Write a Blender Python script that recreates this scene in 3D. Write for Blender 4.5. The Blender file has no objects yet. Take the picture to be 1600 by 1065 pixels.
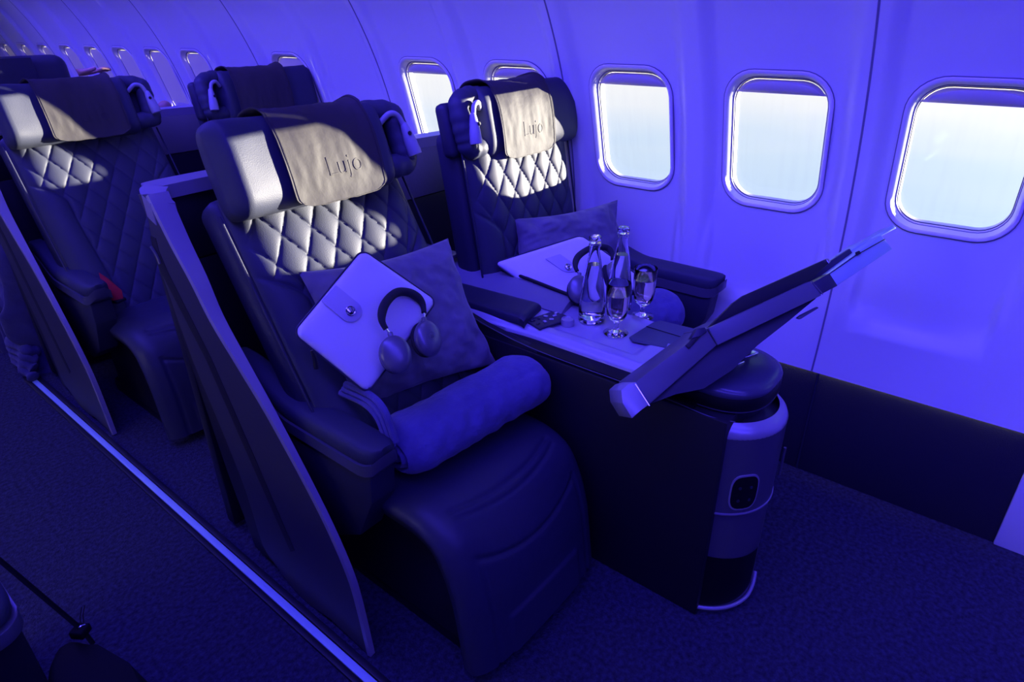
import bpy, bmesh, math, random
from mathutils import Vector, Matrix, noise
import numpy as np
random.seed(7)
PI = math.pi
C = bpy.context.scene.collection
scn = bpy.context.scene

# ------------------------------------------------------------------ camera
CAM = Vector((0.0, 0.0, 1.52))
F = 997.2
def _basis(vy=(-560, 45), vz=(827, 2497), c=(800, 532.5)):
    a = Vector((vy[0]-c[0], vy[1]-c[1], 0)); b = Vector((vz[0]-c[0], vz[1]-c[1], 0))
    f = math.sqrt(-(a.dot(b)))
    Y = Vector((a.x, a.y, f)).normalized(); Z = -Vector((b.x, b.y, f)).normalized()
    X = Y.cross(Z)
    return f, Matrix((X, Y, Z))
F, RW = _basis()
cam_d = bpy.data.cameras.new('camera'); cam = bpy.data.objects.new('camera', cam_d); C.objects.link(cam)
cam_d.sensor_width = 36; cam_d.lens = F/1600*36; cam_d.clip_start = .02; cam_d.clip_end = 5000
rt = RW @ Vector((1, 0, 0)); up = RW @ Vector((0, -1, 0)); bk = RW @ Vector((0, 0, -1))
m3 = Matrix((rt, up, bk)).transposed()
cam.matrix_world = Matrix.Translation(CAM) @ m3.to_4x4()
scn.camera = cam
scn.view_settings.view_transform = 'Standard'; scn.view_settings.look = 'None'
scn.view_settings.exposure = 0.0; scn.view_settings.gamma = 1.0; scn.view_settings.use_curve_mapping = False
def at(px, py, ax, val):          # surveyed point: sight line through a photo pixel met with a known plane
    r = RW @ Vector((px-800, py-532.5, F)); t = (val-CAM[ax])/r[ax]
    return CAM + r*t

# ------------------------------------------------------------------ world: hazy sky above cloud and sea
w = bpy.data.worlds.new('sky'); scn.world = w; w.use_nodes = True
nt = w.node_tree; nt.nodes.clear()
N = nt.nodes.new; L = nt.links.new
wo = N('ShaderNodeOutputWorld'); wb = N('ShaderNodeBackground'); tc = N('ShaderNodeTexCoord')
sx = N('ShaderNodeSeparateXYZ'); cr = N('ShaderNodeValToRGB'); mr = N('ShaderNodeMapRange')
mr.inputs[1].default_value = -.6; mr.inputs[2].default_value = .6
L(tc.outputs['Generated'], sx.inputs[0]); 
nz = N('ShaderNodeTexNoise'); nz.inputs['Scale'].default_value = 3.0
mpw = N('ShaderNodeMapping'); mpw.inputs['Scale'].default_value = (1, 1, 6)
L(tc.outputs['Generated'], mpw.inputs[0]); L(mpw.outputs[0], nz.inputs['Vector'])
ma = N('ShaderNodeMath'); ma.operation = 'MULTIPLY_ADD'; ma.inputs[1].default_value = .10
L(nz.outputs['Fac'], ma.inputs[0]); L(sx.outputs['Z'], ma.inputs[2])
L(ma.outputs[0], mr.inputs[0]); L(mr.outputs[0], cr.inputs[0])
el = cr.color_ramp.elements
el[0].position = 0.0; el[0].color = (.10, .16, .32, 1)
el[1].position = 1.0; el[1].color = (.06, .14, .42, 1)
for p, c in ((.12, (.30, .46, .75, 1)), (.28, (.55, .74, 1.0, 1)), (.39, (.72, .85, 1.0, 1)), (.46, (1.0, 1.0, 1.0, 1)), (.56, (1.1, 1.06, 1.0, 1)), (.7, (.45, .65, 1.0, 1))):
    e = el.new(p); e.color = c
vd = N('ShaderNodeVectorMath'); vd.operation = 'DOT_PRODUCT'; vd.inputs[1].default_value = Vector((1, -.58, .016)).normalized()
L(tc.outputs['Generated'], vd.inputs[0])
pw = N('ShaderNodeMath'); pw.operation = 'POWER'; pw.inputs[1].default_value = 9.0; cl = N('ShaderNodeMath'); cl.operation = 'MAXIMUM'; cl.inputs[1].default_value = 0
L(vd.outputs['Value'], cl.inputs[0]); L(cl.outputs[0], pw.inputs[0])
gl = N('ShaderNodeMath'); gl.operation = 'MULTIPLY_ADD'; gl.inputs[1].default_value = .75; gl.inputs[2].default_value = .98
L(pw.outputs[0], gl.inputs[0]); L(gl.outputs[0], wb.inputs[1])
L(cr.outputs[0], wb.inputs[0]); L(wb.outputs[0], wo.inputs[0])

# ------------------------------------------------------------------ sun and cabin mood lights
sd = bpy.data.lights.new('sun', 'SUN'); so = bpy.data.objects.new('sun', sd); C.objects.link(so)
sd.energy = 27; sd.color = (1.0, .90, .74); sd.angle = math.radians(.6)
so.rotation_euler = Vector((-1, .58, -.016)).to_track_quat('-Z', 'Y').to_euler()
LED = (.070, .044, 1.0)
def area(name, loc, sx_, sy_, power, aim, col=LED, spread=180):
    d = bpy.data.lights.new(name, 'AREA'); d.shape = 'RECTANGLE'; d.size = sx_; d.size_y = sy_; d.energy = power; d.color = col
    d.spread = math.radians(spread)
    o = bpy.data.objects.new(name, d); C.objects.link(o); o.location = loc
    v = Vector(aim).normalized(); X = Vector((0, 1, 0)).cross(v).normalized()
    o.rotation_euler = Matrix((X, v.cross(X)*-1, -v)).transposed().to_euler() if False else v.to_track_quat('-Z', 'Y').to_euler()
    # keep the long side along the cabin
    z = -v; y = Vector((0, 1, 0)); x = y.cross(z).normalized(); y = z.cross(x)
    o.rotation_euler = Matrix((x, y, z)).transposed().to_euler()
    return o
area('bin_wash_light', (1.17, 1.8, 1.86), .10, 10.0, 44, (.62, 0, -1), spread=100)
area('ceiling_wash_light', (.15, 1.8, 2.22), .4, 10.0, 130, (.40, .0, -1))

# ------------------------------------------------------------------ materials
def mat(name, col, rough=.5, metal=0, spec=.5, coat=0, bump=None, bscale=50, bstr=.2, var=0, vscale=5, sheen=0, emit=None, trans=0, ior=1.45, detail=4, coatr=.1):
    m = bpy.data.materials.new(name); m.use_nodes = True; t = m.node_tree; b = t.nodes['Principled BSDF']
    b.inputs['Base Color'].default_value = (*col, 1); b.inputs['Roughness'].default_value = rough
    b.inputs['Metallic'].default_value = metal; b.inputs['Specular IOR Level'].default_value = spec
    b.inputs['Coat Weight'].default_value = coat; b.inputs['Coat Roughness'].default_value = coatr
    b.inputs['Sheen Weight'].default_value = sheen; b.inputs['Transmission Weight'].default_value = trans; b.inputs['IOR'].default_value = ior
    if emit: b.inputs['Emission Color'].default_value = (*emit[0], 1); b.inputs['Emission Strength'].default_value = emit[1]
    g = t.nodes.new('ShaderNodeTexCoord')
    if bump:
        if bump == 'noise':
            n = t.nodes.new('ShaderNodeTexNoise'); n.inputs['Scale'].default_value = bscale; n.inputs['Detail'].default_value = detail; o = n.outputs['Fac']
        elif bump == 'voronoi':
            n = t.nodes.new('ShaderNodeTexVoronoi'); n.inputs['Scale'].default_value = bscale; o = n.outputs['Distance']
        t.links.new(g.outputs['Object'], n.inputs['Vector'])
        bn = t.nodes.new('ShaderNodeBump'); bn.inputs['Strength'].default_value = bstr; bn.inputs['Distance'].default_value = .01
        t.links.new(o, bn.inputs['Height']); t.links.new(bn.outputs[0], b.inputs['Normal'])
    if var:
        n = t.nodes.new('ShaderNodeTexNoise'); n.inputs['Scale'].default_value = vscale; n.inputs['Detail'].default_value = 6
        t.links.new(g.outputs['Object'], n.inputs['Vector'])
        r = t.nodes.new('ShaderNodeValToRGB'); r.color_ramp.elements[0].position = .3; r.color_ramp.elements[1].position = .7
        r.color_ramp.elements[0].color = (*[max(0, c*(1-var)) for c in col], 1); r.color_ramp.elements[1].color = (*[c*(1+var) for c in col], 1)
        t.links.new(n.outputs['Fac'], r.inputs[0]); t.links.new(r.outputs[0], b.inputs['Base Color'])
    return m
M = {}
M['wall'] = mat('sidewall_plastic', (.80, .80, .82), .45, bump='noise', bscale=220, bstr=.03)
M['ceil'] = mat('ceiling_plastic', (.8, .8, .8), .6)
M['bezel'] = mat('window_bezel_plastic', (.92, .88, .86), .35)
M['reveal'] = mat('window_reveal', (.9, .88, .84), .4)
M['gasket'] = mat('dark_gasket', (.03, .03, .05), .5)
M['shade'] = mat('shade_plastic', (.62, .57, .62), .4)
_t = M['shade'].node_tree; _b = _t.nodes['Principled BSDF']; _o = _t.nodes['Material Output']; _x = _t.nodes.new('ShaderNodeMixShader'); _l = _t.nodes.new('ShaderNodeBsdfTranslucent')
_l.inputs[0].default_value = (.9, .85, .85, 1); _x.inputs[0].default_value = .08
_t.links.new(_b.outputs[0], _x.inputs[1]); _t.links.new(_l.outputs[0], _x.inputs[2]); _t.links.new(_x.outputs[0], _o.inputs[0])
M['dado'] = mat('dado_carpet', (.014, .014, .03), .8, bump='noise', bscale=300, bstr=.3)
M['carpet'] = mat('aisle_carpet', (.034, .034, .065), .95, bump='noise', bscale=160, bstr=.9, var=.55, vscale=75)
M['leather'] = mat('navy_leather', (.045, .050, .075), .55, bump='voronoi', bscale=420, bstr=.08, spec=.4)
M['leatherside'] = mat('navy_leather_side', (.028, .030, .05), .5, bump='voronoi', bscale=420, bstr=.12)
M['flap'] = mat('grey_leather_cover', (.060, .055, .050), .62, bump='noise', bscale=24, bstr=.22, detail=6, spec=.25)
M['stitch'] = mat('pale_stitching', (.5, .45, .42), .6)
M['seatl'] = mat('seat_leather', (.036, .038, .068), .42, bump='noise', bscale=30, bstr=.15)
M['dark'] = mat('black_plastic', (.012, .012, .018), .45)
M['darkblue'] = mat('dark_trim', (.030, .030, .055), .4)
M['shell'] = mat('shell_grey_plastic', (.055, .052, .07), .38)
M['rim'] = mat('shell_rim_silver', (.42, .40, .46), .32, metal=.3)
M['silver'] = mat('satin_silver', (.11, .11, .14), .32, metal=.25)
M['console'] = mat('console_silver_plastic', (.45, .44, .52), .36, metal=.15, coat=.3)
M['trayskin'] = mat('tray_grey', (.12, .12, .15), .38, metal=.1)
M['traysky'] = mat('tray_metal_sky_tint', (.42, .58, .60), .35, metal=.3)  # teal sky reflection on the metal is put into the base colour
M['chrome'] = mat('chrome', (.8, .8, .85), .12, metal=1)
M['lampm'] = mat('reading_lamp_grey', (.36, .36, .42), .35)
M['beige'] = mat('beige_panel', (.24, .25, .20), .6, bump='noise', bscale=120, bstr=.1)
M['pouch'] = mat('white_leather_pouch', (.85, .82, .85), .5, bump='voronoi', bscale=500, bstr=.06)
M['tab'] = mat('pouch_tab', (.62, .58, .68), .5)
M['pillow'] = mat('grey_velvet', (.17, .16, .20), .75, sheen=.3, bump='noise', bscale=14, bstr=.5, var=.25, vscale=12)
M['blanket'] = mat('blue_blanket', (.11, .10, .26), .9, sheen=.2, bump='noise', bscale=60, bstr=.35, var=.12, vscale=20)
M['phone'] = mat('headphone_shell', (.20, .20, .23), .32, metal=.4)
M['cush'] = mat('headphone_cushion', (.02, .02, .03), .8, bump='noise', bscale=250, bstr=.2)
M['red'] = mat('red_belt_tag', (.75, .03, .04), .6)
M['bagm'] = mat('black_nylon', (.004, .004, .006), .7, spec=.2)
M['glow'] = mat('photoluminescent_strip', (.55, .85, .80), .4)
M['skin'] = mat('skin', (.55, .30, .22), .5)
M['cloth'] = mat('dark_shirt', (.05, .05, .10), .8)
M['hair'] = mat('dark_hair', (.02, .015, .015), .6)
M['wing'] = mat('wing_paint', (.10, .17, .32), .5)
M['seamgrey'] = mat('seam_grey', (.22, .20, .28), .6)
M['blanket2'] = mat('dark_blue_blanket', (.045, .04, .12), .9, sheen=.2, bump='noise', bscale=40, bstr=.4, var=.2, vscale=14)
M['black'] = mat('matt_black', (.005, .005, .008), .5, spec=.3)
M['capgloss'] = mat('cap_gloss_leather', (.06, .06, .10), .25, spec=.6)
M['console2'] = mat('console_grey', (.20, .20, .25), .4)
M['hatch'] = mat('hatch_blue_grey', (.07, .085, .12), .4)
M['label'] = mat('printed_red', (.7, .05, .06), .5)
M['led'] = mat('led_cove', (.1, .1, .1), .5, emit=(LED, 1.2))
def glassy(name, ior, rough=0.0, col=(1, 1, 1)):
    m = bpy.data.materials.new(name); m.use_nodes = True; t = m.node_tree; t.nodes.clear()
    o = t.nodes.new('ShaderNodeOutputMaterial'); g = t.nodes.new('ShaderNodeBsdfGlass'); g.inputs['IOR'].default_value = ior
    g.inputs['Roughness'].default_value = rough; g.inputs['Color'].default_value = (*col, 1); t.links.new(g.outputs[0], o.inputs[0]); return m
M['glass'] = glassy('clear_glass', 1.45)
M['water'] = glassy('water', 1.33)
M['wine'] = glassy('sparkling_wine', 1.34, 0, (1.0, .96, .82))
m = bpy.data.materials.new('acrylic_pane'); m.use_nodes = True; t = m.node_tree; t.nodes.clear(); M['pane'] = m
o = t.nodes.new('ShaderNodeOutputMaterial'); a = t.nodes.new('ShaderNodeBsdfTransparent'); a.inputs[0].default_value = (.95, .97, 1, 1)
g = t.nodes.new('ShaderNodeBsdfGlossy'); g.inputs['Roughness'].default_value = .08
df = t.nodes.new('ShaderNodeBsdfDiffuse'); df.inputs[0].default_value = (.9, .95, 1, 1)
mx = t.nodes.new('ShaderNodeMixShader'); mx.inputs[0].default_value = .03; mx2 = t.nodes.new('ShaderNodeMixShader')
nn = t.nodes.new('ShaderNodeTexNoise'); nn.inputs['Scale'].default_value = 9; tc2 = t.nodes.new('ShaderNodeTexCoord'); mp = t.nodes.new('ShaderNodeMapping')
mp.inputs['Scale'].default_value = (1, 6, .5); t.links.new(tc2.outputs['Object'], mp.inputs[0]); t.links.new(mp.outputs[0], nn.inputs['Vector'])
mm = t.nodes.new('ShaderNodeMapRange'); mm.inputs[1].default_value = .45; mm.inputs[2].default_value = .8; mm.inputs[3].default_value = .012; mm.inputs[4].default_value = .045
t.links.new(nn.outputs['Fac'], mm.inputs[0]); t.links.new(mm.outputs[0], mx2.inputs[0])
t.links.new(a.outputs[0], mx.inputs[1]); t.links.new(g.outputs[0], mx.inputs[2]); t.links.new(mx.outputs[0], mx2.inputs[1]); t.links.new(df.outputs[0], mx2.inputs[2]); t.links.new(mx2.outputs[0], o.inputs[0])

# ------------------------------------------------------------------ object helpers
def obj(name, bm, m, parent=None, smooth=True, label=None, sub=0, autos=None):
    me = bpy.data.meshes.new(name); bmesh.ops.recalc_face_normals(bm, faces=bm.faces[:]) if len(bm.faces) else None
    if smooth:
        lim = math.radians(autos or 38)
        for f in bm.faces: f.smooth = True
        for e in bm.edges:
            if len(e.link_faces) == 2 and e.calc_face_angle(0) > lim: e.smooth = False
    bm.to_mesh(me); bm.free(); me.materials.append(m)
    o = bpy.data.objects.new(name, me); C.objects.link(o)
    if parent: o.parent = parent; o.matrix_parent_inverse = Matrix.Translation(-Vector(parent_world(parent)))
    if sub: md = o.modifiers.new('subsurf', 'SUBSURF'); md.levels = sub; md.render_levels = sub
    if label: o['label'] = label
    return o
def parent_world(p):
    return p.location.copy() if p.type == 'EMPTY' else Vector((0, 0, 0))   # parts sit at the world origin, things at their base
def tag(o, label, cat, group=None, kind=None):
    if label: o['label'] = label
    if cat: o['category'] = cat
    if group: o['group'] = group
    if kind: o['kind'] = kind
    return o
def struct(o): o['kind'] = 'structure'; return o
def thing(name, label, cat, loc=(0, 0, 0), group=None):
    o = bpy.data.objects.new(name, None); C.objects.link(o); o.location = loc; o.empty_display_size = .05
    return tag(o, label, cat, group)
def dup(root, off, label, group=None, skip=()):
    def cp(o, par):
        c = o.copy(); C.objects.link(c)
        if par: c.parent = par; c.matrix_parent_inverse = o.matrix_parent_inverse.copy()
        for ch in list(o.children):
            if ch.name.split('.')[0] not in skip: cp(ch, c)
        return c
    r = cp(root, None); r.location = root.location + Vector(off); r['label'] = label
    if group: r['group'] = group
    return r
def xf(bm, vs, mat_): bmesh.ops.transform(bm, matrix=mat_, verts=vs)
def T(x, y, z): return Matrix.Translation((x, y, z))
def R(ang, ax): return Matrix.Rotation(ang, 4, ax)
def rbox(bm, size, mat_=None, bev=.01, seg=3):
    r = bmesh.ops.create_cube(bm, size=1); vs = r['verts']
    xf(bm, vs, Matrix.Diagonal((*size, 1)))
    if bev > 0:
        es = list({e for v in vs for e in v.link_edges})
        r2 = bmesh.ops.bevel(bm, geom=es, offset=min(bev, min(size)*.49), segments=seg, affect='EDGES', profile=.5)
        vs = list({v for f in r2['faces'] for v in f.verts} | {v for v in vs if v.is_valid})
    if mat_ is not None: xf(bm, vs, mat_)
    return vs
def box(bm, x0, x1, y0, y1, z0, z1, bev=.004, seg=2):
    return rbox(bm, (x1-x0, y1-y0, z1-z0), T((x0+x1)/2, (y0+y1)/2, (z0+z1)/2), bev, seg)
def prism(bm, pts, vec, bev=0, seg=2):
    """solid from a closed polygon (Vectors) swept along vec"""
    vec = Vector(vec); a = [bm.verts.new(p) for p in pts]; b = [bm.verts.new(Vector(p)+vec) for p in pts]; n = len(pts)
    fs = [bm.faces.new(a), bm.faces.new(b[::-1])]
    for i in range(n): fs.append(bm.faces.new((a[i], b[i], b[(i+1) % n], a[(i+1) % n])))
    if bev:
        es = list({e for f in fs for e in f.edges}); bmesh.ops.bevel(bm, geom=es, offset=bev, segments=seg, affect='EDGES', profile=.5)
def lathe(bm, prof, mat_=None, n=32, cap=True):
    rings = []
    for r, z in prof:
        rings.append([bm.verts.new((r*math.cos(2*PI*i/n), r*math.sin(2*PI*i/n), z)) for i in range(n)])
    for a, b in zip(rings, rings[1:]):
        for i in range(n): bm.faces.new((a[i], a[(i+1) % n], b[(i+1) % n], b[i]))
    if cap: bm.faces.new(rings[0][::-1]); bm.faces.new(rings[-1])
    vs = [v for r in rings for v in r]
    if mat_ is not None: xf(bm, vs, mat_)
    return vs
def tube(bm, pts, rad, n=10, closed=False, flat=1.0):
    pts = [Vector(p) for p in pts]; k = len(pts); rings = []
    rr = rad if hasattr(rad, '__len__') else [rad]*k
    prevx = None
    for i, p in enumerate(pts):
        d = (pts[(i+1) % k]-pts[i-1]) if (closed or 0 < i < k-1) else (pts[1]-pts[0] if i == 0 else pts[-1]-pts[-2])
        d.normalize()
        x = prevx - d*prevx.dot(d) if prevx is not None else d.orthogonal()
        x.normalize(); y = d.cross(x); prevx = x
        rings.append([bm.verts.new(p+x*rr[i]*math.cos(2*PI*j/n)+y*rr[i]*flat*math.sin(2*PI*j/n)) for j in range(n)])
    R2 = rings+[rings[0]] if closed else rings
    for a, b in zip(R2, R2[1:]):
        for j in range(n): bm.faces.new((a[j], a[(j+1) % n], b[(j+1) % n], b[j]))
    if not closed: bm.faces.new(rings[0][::-1]); bm.faces.new(rings[-1])
def spline(pts, n=8, closed=False):
    pts = [Vector(p) for p in pts]; out = []; k = len(pts)
    rng = range(k if closed else k-1)
    for i in rng:
        p0 = pts[i-1] if (closed or i > 0) else pts[0]; p1 = pts[i]; p2 = pts[(i+1) % k]; p3 = pts[(i+2) % k] if (closed or i+2 < k) else pts[-1]
        for j in range(n):
            t = j/n; out.append(.5*((2*p1)+(p2-p0)*t+(2*p0-5*p1+4*p2-p3)*t*t+(3*p1-p0-3*p2+p3)*t**3))
    if not closed: out.append(pts[-1])
    return out
def shellgrid(bm, front, back, nu, nv):
    """closed solid between two surfaces front(u,v), back(u,v), u,v in 0..1"""
    A = [[bm.verts.new(front(i/nu, j/nv)) for j in range(nv+1)] for i in range(nu+1)]
    B = [[bm.verts.new(back(i/nu, j/nv)) for j in range(nv+1)] for i in range(nu+1)]
    for i in range(nu):
        for j in range(nv):
            bm.faces.new((A[i][j], A[i+1][j], A[i+1][j+1], A[i][j+1])); bm.faces.new((B[i][j], B[i][j+1], B[i+1][j+1], B[i+1][j]))
    for i in range(nu):
        bm.faces.new((A[i][0], B[i][0], B[i+1][0], A[i+1][0])); bm.faces.new((A[i][nv], A[i+1][nv], B[i+1][nv], B[i][nv]))
    for j in range(nv):
        bm.faces.new((A[0][j], A[0][j+1], B[0][j+1], B[0][j])); bm.faces.new((A[nu][j], B[nu][j], B[nu][j+1], A[nu][j+1]))
def sm(a, b, x):
    t = min(1, max(0, (x-a)/(b-a))); return t*t*(3-2*t)
def rrect(hw, hh, r, n=8, cx=0, cy=0):
    pts = []
    for k, (sx_, sy_) in enumerate(((1, 1), (-1, 1), (-1, -1), (1, -1))):
        for i in range(n+1):
            a = PI/2*k+PI/2*i/n
            pts.append((cx+sx_*(hw-r)+r*math.cos(a), cy+sy_*(hh-r)+r*math.sin(a)))
    return pts

# ================================================================== the cabin
CX, CZ, RR = .424, .70, 1.77
Y0, Y1 = -3.4, 12.0
def wx(z): return CX+math.sqrt(max(0, RR*RR-(z-CZ)**2))
P0, PITCH = .170, .508             # first window centre, window pitch
WZ = 1.152
def wallx(y, z):
    x = wx(z)
    k = (y-P0)/PITCH; d = abs(k-round(k)-(.5 if k > round(k) else -.5))*PITCH   # distance to the rib between windows
    rib = .030*(1-sm(.024, .075, d)); rib = rib*sm(.42, .62, z)+.026*(1-sm(.42, .62, z))
    # lower recess of each bay
    dy = abs(k-round(k))*PITCH
    r = .08; hw = .185; zb = .61
    qx = max(0, dy-(hw-r)); qz = max(0, (zb+r)-z)
    dist = math.hypot(qx, qz)-r if (qx > 0 and qz > 0) else max(dy-hw, zb-z)
    low = .026*sm(-.012, .012, dist)*(1-sm(.70, .98, z))
    return x-max(rib, low)
WIN_OPEN = {-1, 0, 1, 2, 3, 4}
WIN_NONE = {5, 7} | set(range(-9, -2))
def bay_center(k): return P0+PITCH*k
bm = bmesh.new()
zlo, zhi = .41, 1.78
def addgrid(y0, y1, ny, nz=44):
    g = [[bm.verts.new((wallx(y0+(y1-y0)*i/ny, zlo+(zhi-zlo)*j/nz), y0+(y1-y0)*i/ny, zlo+(zhi-zlo)*j/nz)) for j in range(nz+1)] for i in range(ny+1)]
    for i in range(ny):
        for j in range(nz): bm.faces.new((g[i][j], g[i+1][j], g[i+1][j+1], g[i][j+1]))
KMIN, KMAX = -7, 23
HW, HH, HR = .150, .205, .085
for k in range(KMIN, KMAX+1):
    yc = bay_center(k)
    if k in WIN_NONE: addgrid(yc-PITCH/2, yc+PITCH/2, 44); continue
    inner = rrect(HW, HH, HR, 8, yc, WZ); n = len(inner); hwr = PITCH/2
    outer = []
    rect = (yc-hwr, yc+hwr, zlo, zhi)
    for (py, pz) in inner:
        dy, dz = py-yc, pz-WZ; s = 1e9
        if dy > 1e-9: s = min(s, (rect[1]-yc)/dy)
        if dy < -1e-9: s = min(s, (rect[0]-yc)/dy)
        if dz > 1e-9: s = min(s, (rect[3]-WZ)/dz)
        if dz < -1e-9: s = min(s, (rect[2]-WZ)/dz)
        outer.append([yc+dy*s, WZ+dz*s])
    for cy_, cz_ in ((rect[1], rect[3]), (rect[0], rect[3]), (rect[0], rect[2]), (rect[1], rect[2])):   # snap to corners
        i = min(range(n), key=lambda q: (outer[q][0]-cy_)**2+(outer[q][1]-cz_)**2); outer[i] = [cy_, cz_]
    # refine ring count around
    inn2, out2 = [], []
    for i in range(n):
        j = (i+1) % n; seg = 6 if math.hypot(outer[i][0]-outer[j][0], outer[i][1]-outer[j][1]) > .25 else (3 if math.hypot(outer[i][0]-outer[j][0], outer[i][1]-outer[j][1]) > .08 else 2)
        for q in range(seg):
            t_ = q/seg
            inn2.append((inner[i][0]*(1-t_)+inner[j][0]*t_, inner[i][1]*(1-t_)+inner[j][1]*t_)); out2.append((outer[i][0]*(1-t_)+outer[j][0]*t_, outer[i][1]*(1-t_)+outer[j][1]*t_))
    n = len(inn2); NR = 26; rings = []
    for rr_ in range(NR+1):
        t_ = (rr_/NR)
        ring = []
        for a, b in zip(inn2, out2):
            y = a[0]*(1-t_)+b[0]*t_; z = a[1]*(1-t_)+b[1]*t_; ring.append(bm.verts.new((wallx(y, z), y, z)))
        rings.append(ring)
    for a, b in zip(rings, rings[1:]):
        for i in range(n): bm.faces.new((a[i], a[(i+1) % n], b[(i+1) % n], b[i]))
bmesh.ops.remove_doubles(bm, verts=bm.verts[:], dist=.0004)
struct(obj('wall_right', bm, M['wall'], autos=80))

def wmap(y, z, d): return Vector((wx(z)+d, y, z))      # d > 0 goes outward
def ring_loft(bm, specs, yc, n=8):
    rings = []
    for hw, hh, r, d in specs:
        rings.append([bm.verts.new(wmap(y, z, d)) for y, z in rrect(hw, hh, r, n, yc, WZ)])
    m_ = len(rings[0])
    for a, b in zip(rings, rings[1:]):
        for i in range(m_): bm.faces.new((a[i], a[(i+1) % m_], b[(i+1) % m_], b[i]))
def make_window(k, idx, closed):
    yc = bay_center(k)
    e = bpy.data.objects.new('window_%d' % idx, None); C.objects.link(e); e.location = (wx(WZ), yc, WZ); struct(e)
    bm = bmesh.new()
    ring_loft(bm, [(.1665, .2215, .097, .003), (.1665, .2215, .097, -.0022), (.163, .218, .094, -.0022)], yc); obj('shadow_gap', bm, M['seamgrey'], e)
    bm = bmesh.new()
    ring_loft(bm, [(.1640, .219, .095, .002), (.1635, .2185, .0945, -.005), (.161, .216, .092, -.0085), (.156, .211, .088, -.009), (.152, .206, .085, -.006), (.146, .200, .081, .016), (.145, .199, .080, .020)], yc)
    obj('bezel', bm, M['bezel'], e)
    bm = bmesh.new()
    ring_loft(bm, [(.146, .200, .081, .0195), (.1435, .1975, .079, .020), (.1435, .1975, .079, .023)], yc); obj('gasket', bm, M['seamgrey'], e)
    bm = bmesh.new()
    ring_loft(bm, [(.144, .198, .079, .0225), (.142, .195, .077, .0225), (.141, .194, .076, .029)], yc)
    obj('inner_frame', bm, M['bezel'], e)
    bm = bmesh.new()
    ring_loft(bm, [(.1415, .1945, .076, .0285), (.1395, .192, .074, .029), (.1395, .192, .074, .032)], yc); obj('gasket', bm, M['gasket'], e)
    bm = bmesh.new()
    ring_loft(bm, [(.140, .193, .074, .0315), (.139, .191, .074, .032), (.1385, .190, .073, .045), (.1385, .190, .073, .055), (.23, .27, .10, .057)], yc); obj('reveal', bm, M['reveal'], e)
    bm = bmesh.new()
    bm.faces.new([bm.verts.new(wmap(y, z, .053)) for y, z in rrect(.1388, .1905, .073, 8, yc, WZ)]); obj('pane', bm, M['pane'], e)
    # shade
    bm = bmesh.new()
    top = .186; zl = (top-.036) if not closed else -.182
    def edge(u): return 0
    pf = [(y, z) for y, z in rrect(.140, .190, .076, 8, yc, WZ) if z >= WZ+zl]
    pf = sorted(pf, key=lambda p: math.atan2(p[1]-(WZ+zl)+.0, p[0]-yc)) if not closed else rrect(.140, .190, .076, 8, yc, WZ)
    if not closed:
        hw = .1305-.001
        pf = [(yc+.1395, WZ+zl)]+pf+[(yc-.1395, WZ+zl)]
    prism(bm, [wmap(y, z, .023) for y, z in pf], (.005, 0, 0)); obj('shade', bm, M['shade'], e)
    bm = bmesh.new(); zg = WZ+zl+(.018 if not closed else .03)
    pts = []
    nseg = 24
    for i in range(nseg+1):
        u = -1+2*i/nseg; y = yc+u*.118; hgt = .017*math.sqrt(max(0, 1-u*u))+.001
        pts.append((y, zg-.016, hgt))
    A = [[None]*7 for _ in pts]
    for i, (y, z, hgt) in enumerate(pts):
        for j in range(7):
            a = PI*j/6; A[i][j] = bm.verts.new(wmap(y, z+hgt-hgt*math.cos(a), .0235-.55*hgt*math.sin(a)))
    for i in range(nseg):
        for j in range(6): bm.faces.new((A[i][j], A[i+1][j], A[i+1][j+1], A[i][j+1]))
    obj('shade_grip', bm, M['shade'], e)
idx = 1
for k in range(-2, 20):
    if k in WIN_NONE: continue
    make_window(k, idx, k not in WIN_OPEN); idx += 1

# floor, dado, other surfaces
bm = bmesh.new(); box(bm, -1.4, 2.35, Y0, Y1, -.05, 0, 0); struct(obj('floor', bm, M['carpet'], smooth=False))
bm = bmesh.new()
box(bm, 2.150, 2.20, -.2125, Y1, 0, .412, .002); struct(obj('baseboard_right', bm, M['dado']))
bm = bmesh.new(); box(bm, 2.146, 2.1515, .398, .404, .002, .41, 0); struct(obj('trim_1', bm, M['gasket']))
bm = bmesh.new(); box(bm, 2.140, 2.20, Y0, -.212, .0, .42, .004); struct(obj('trim_2', bm, M['wall']))
ti = 3
for k in range(-2, 11):      # panel seams
    y = .424+1.016*k
    bm = bmesh.new(); nzz = 30; pr = []
    for j in range(nzz+1):
        z = .412+(1.78-.412)*j/nzz; x = wallx(y, z)
        pr.append([bm.verts.new((x-.0016, y-.0028, z)), bm.verts.new((x-.0016, y+.0028, z)), bm.verts.new((x+.004, y+.0028, z)), bm.verts.new((x+.004, y-.0028, z))])
    for a, b in zip(pr, pr[1:]):
        for q in range(4): bm.faces.new((a[q], a[(q+1) % 4], b[(q+1) % 4], b[q]))
    struct(obj('trim_%d' % ti, bm, M['seamgrey'], smooth=False)); ti += 1
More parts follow.
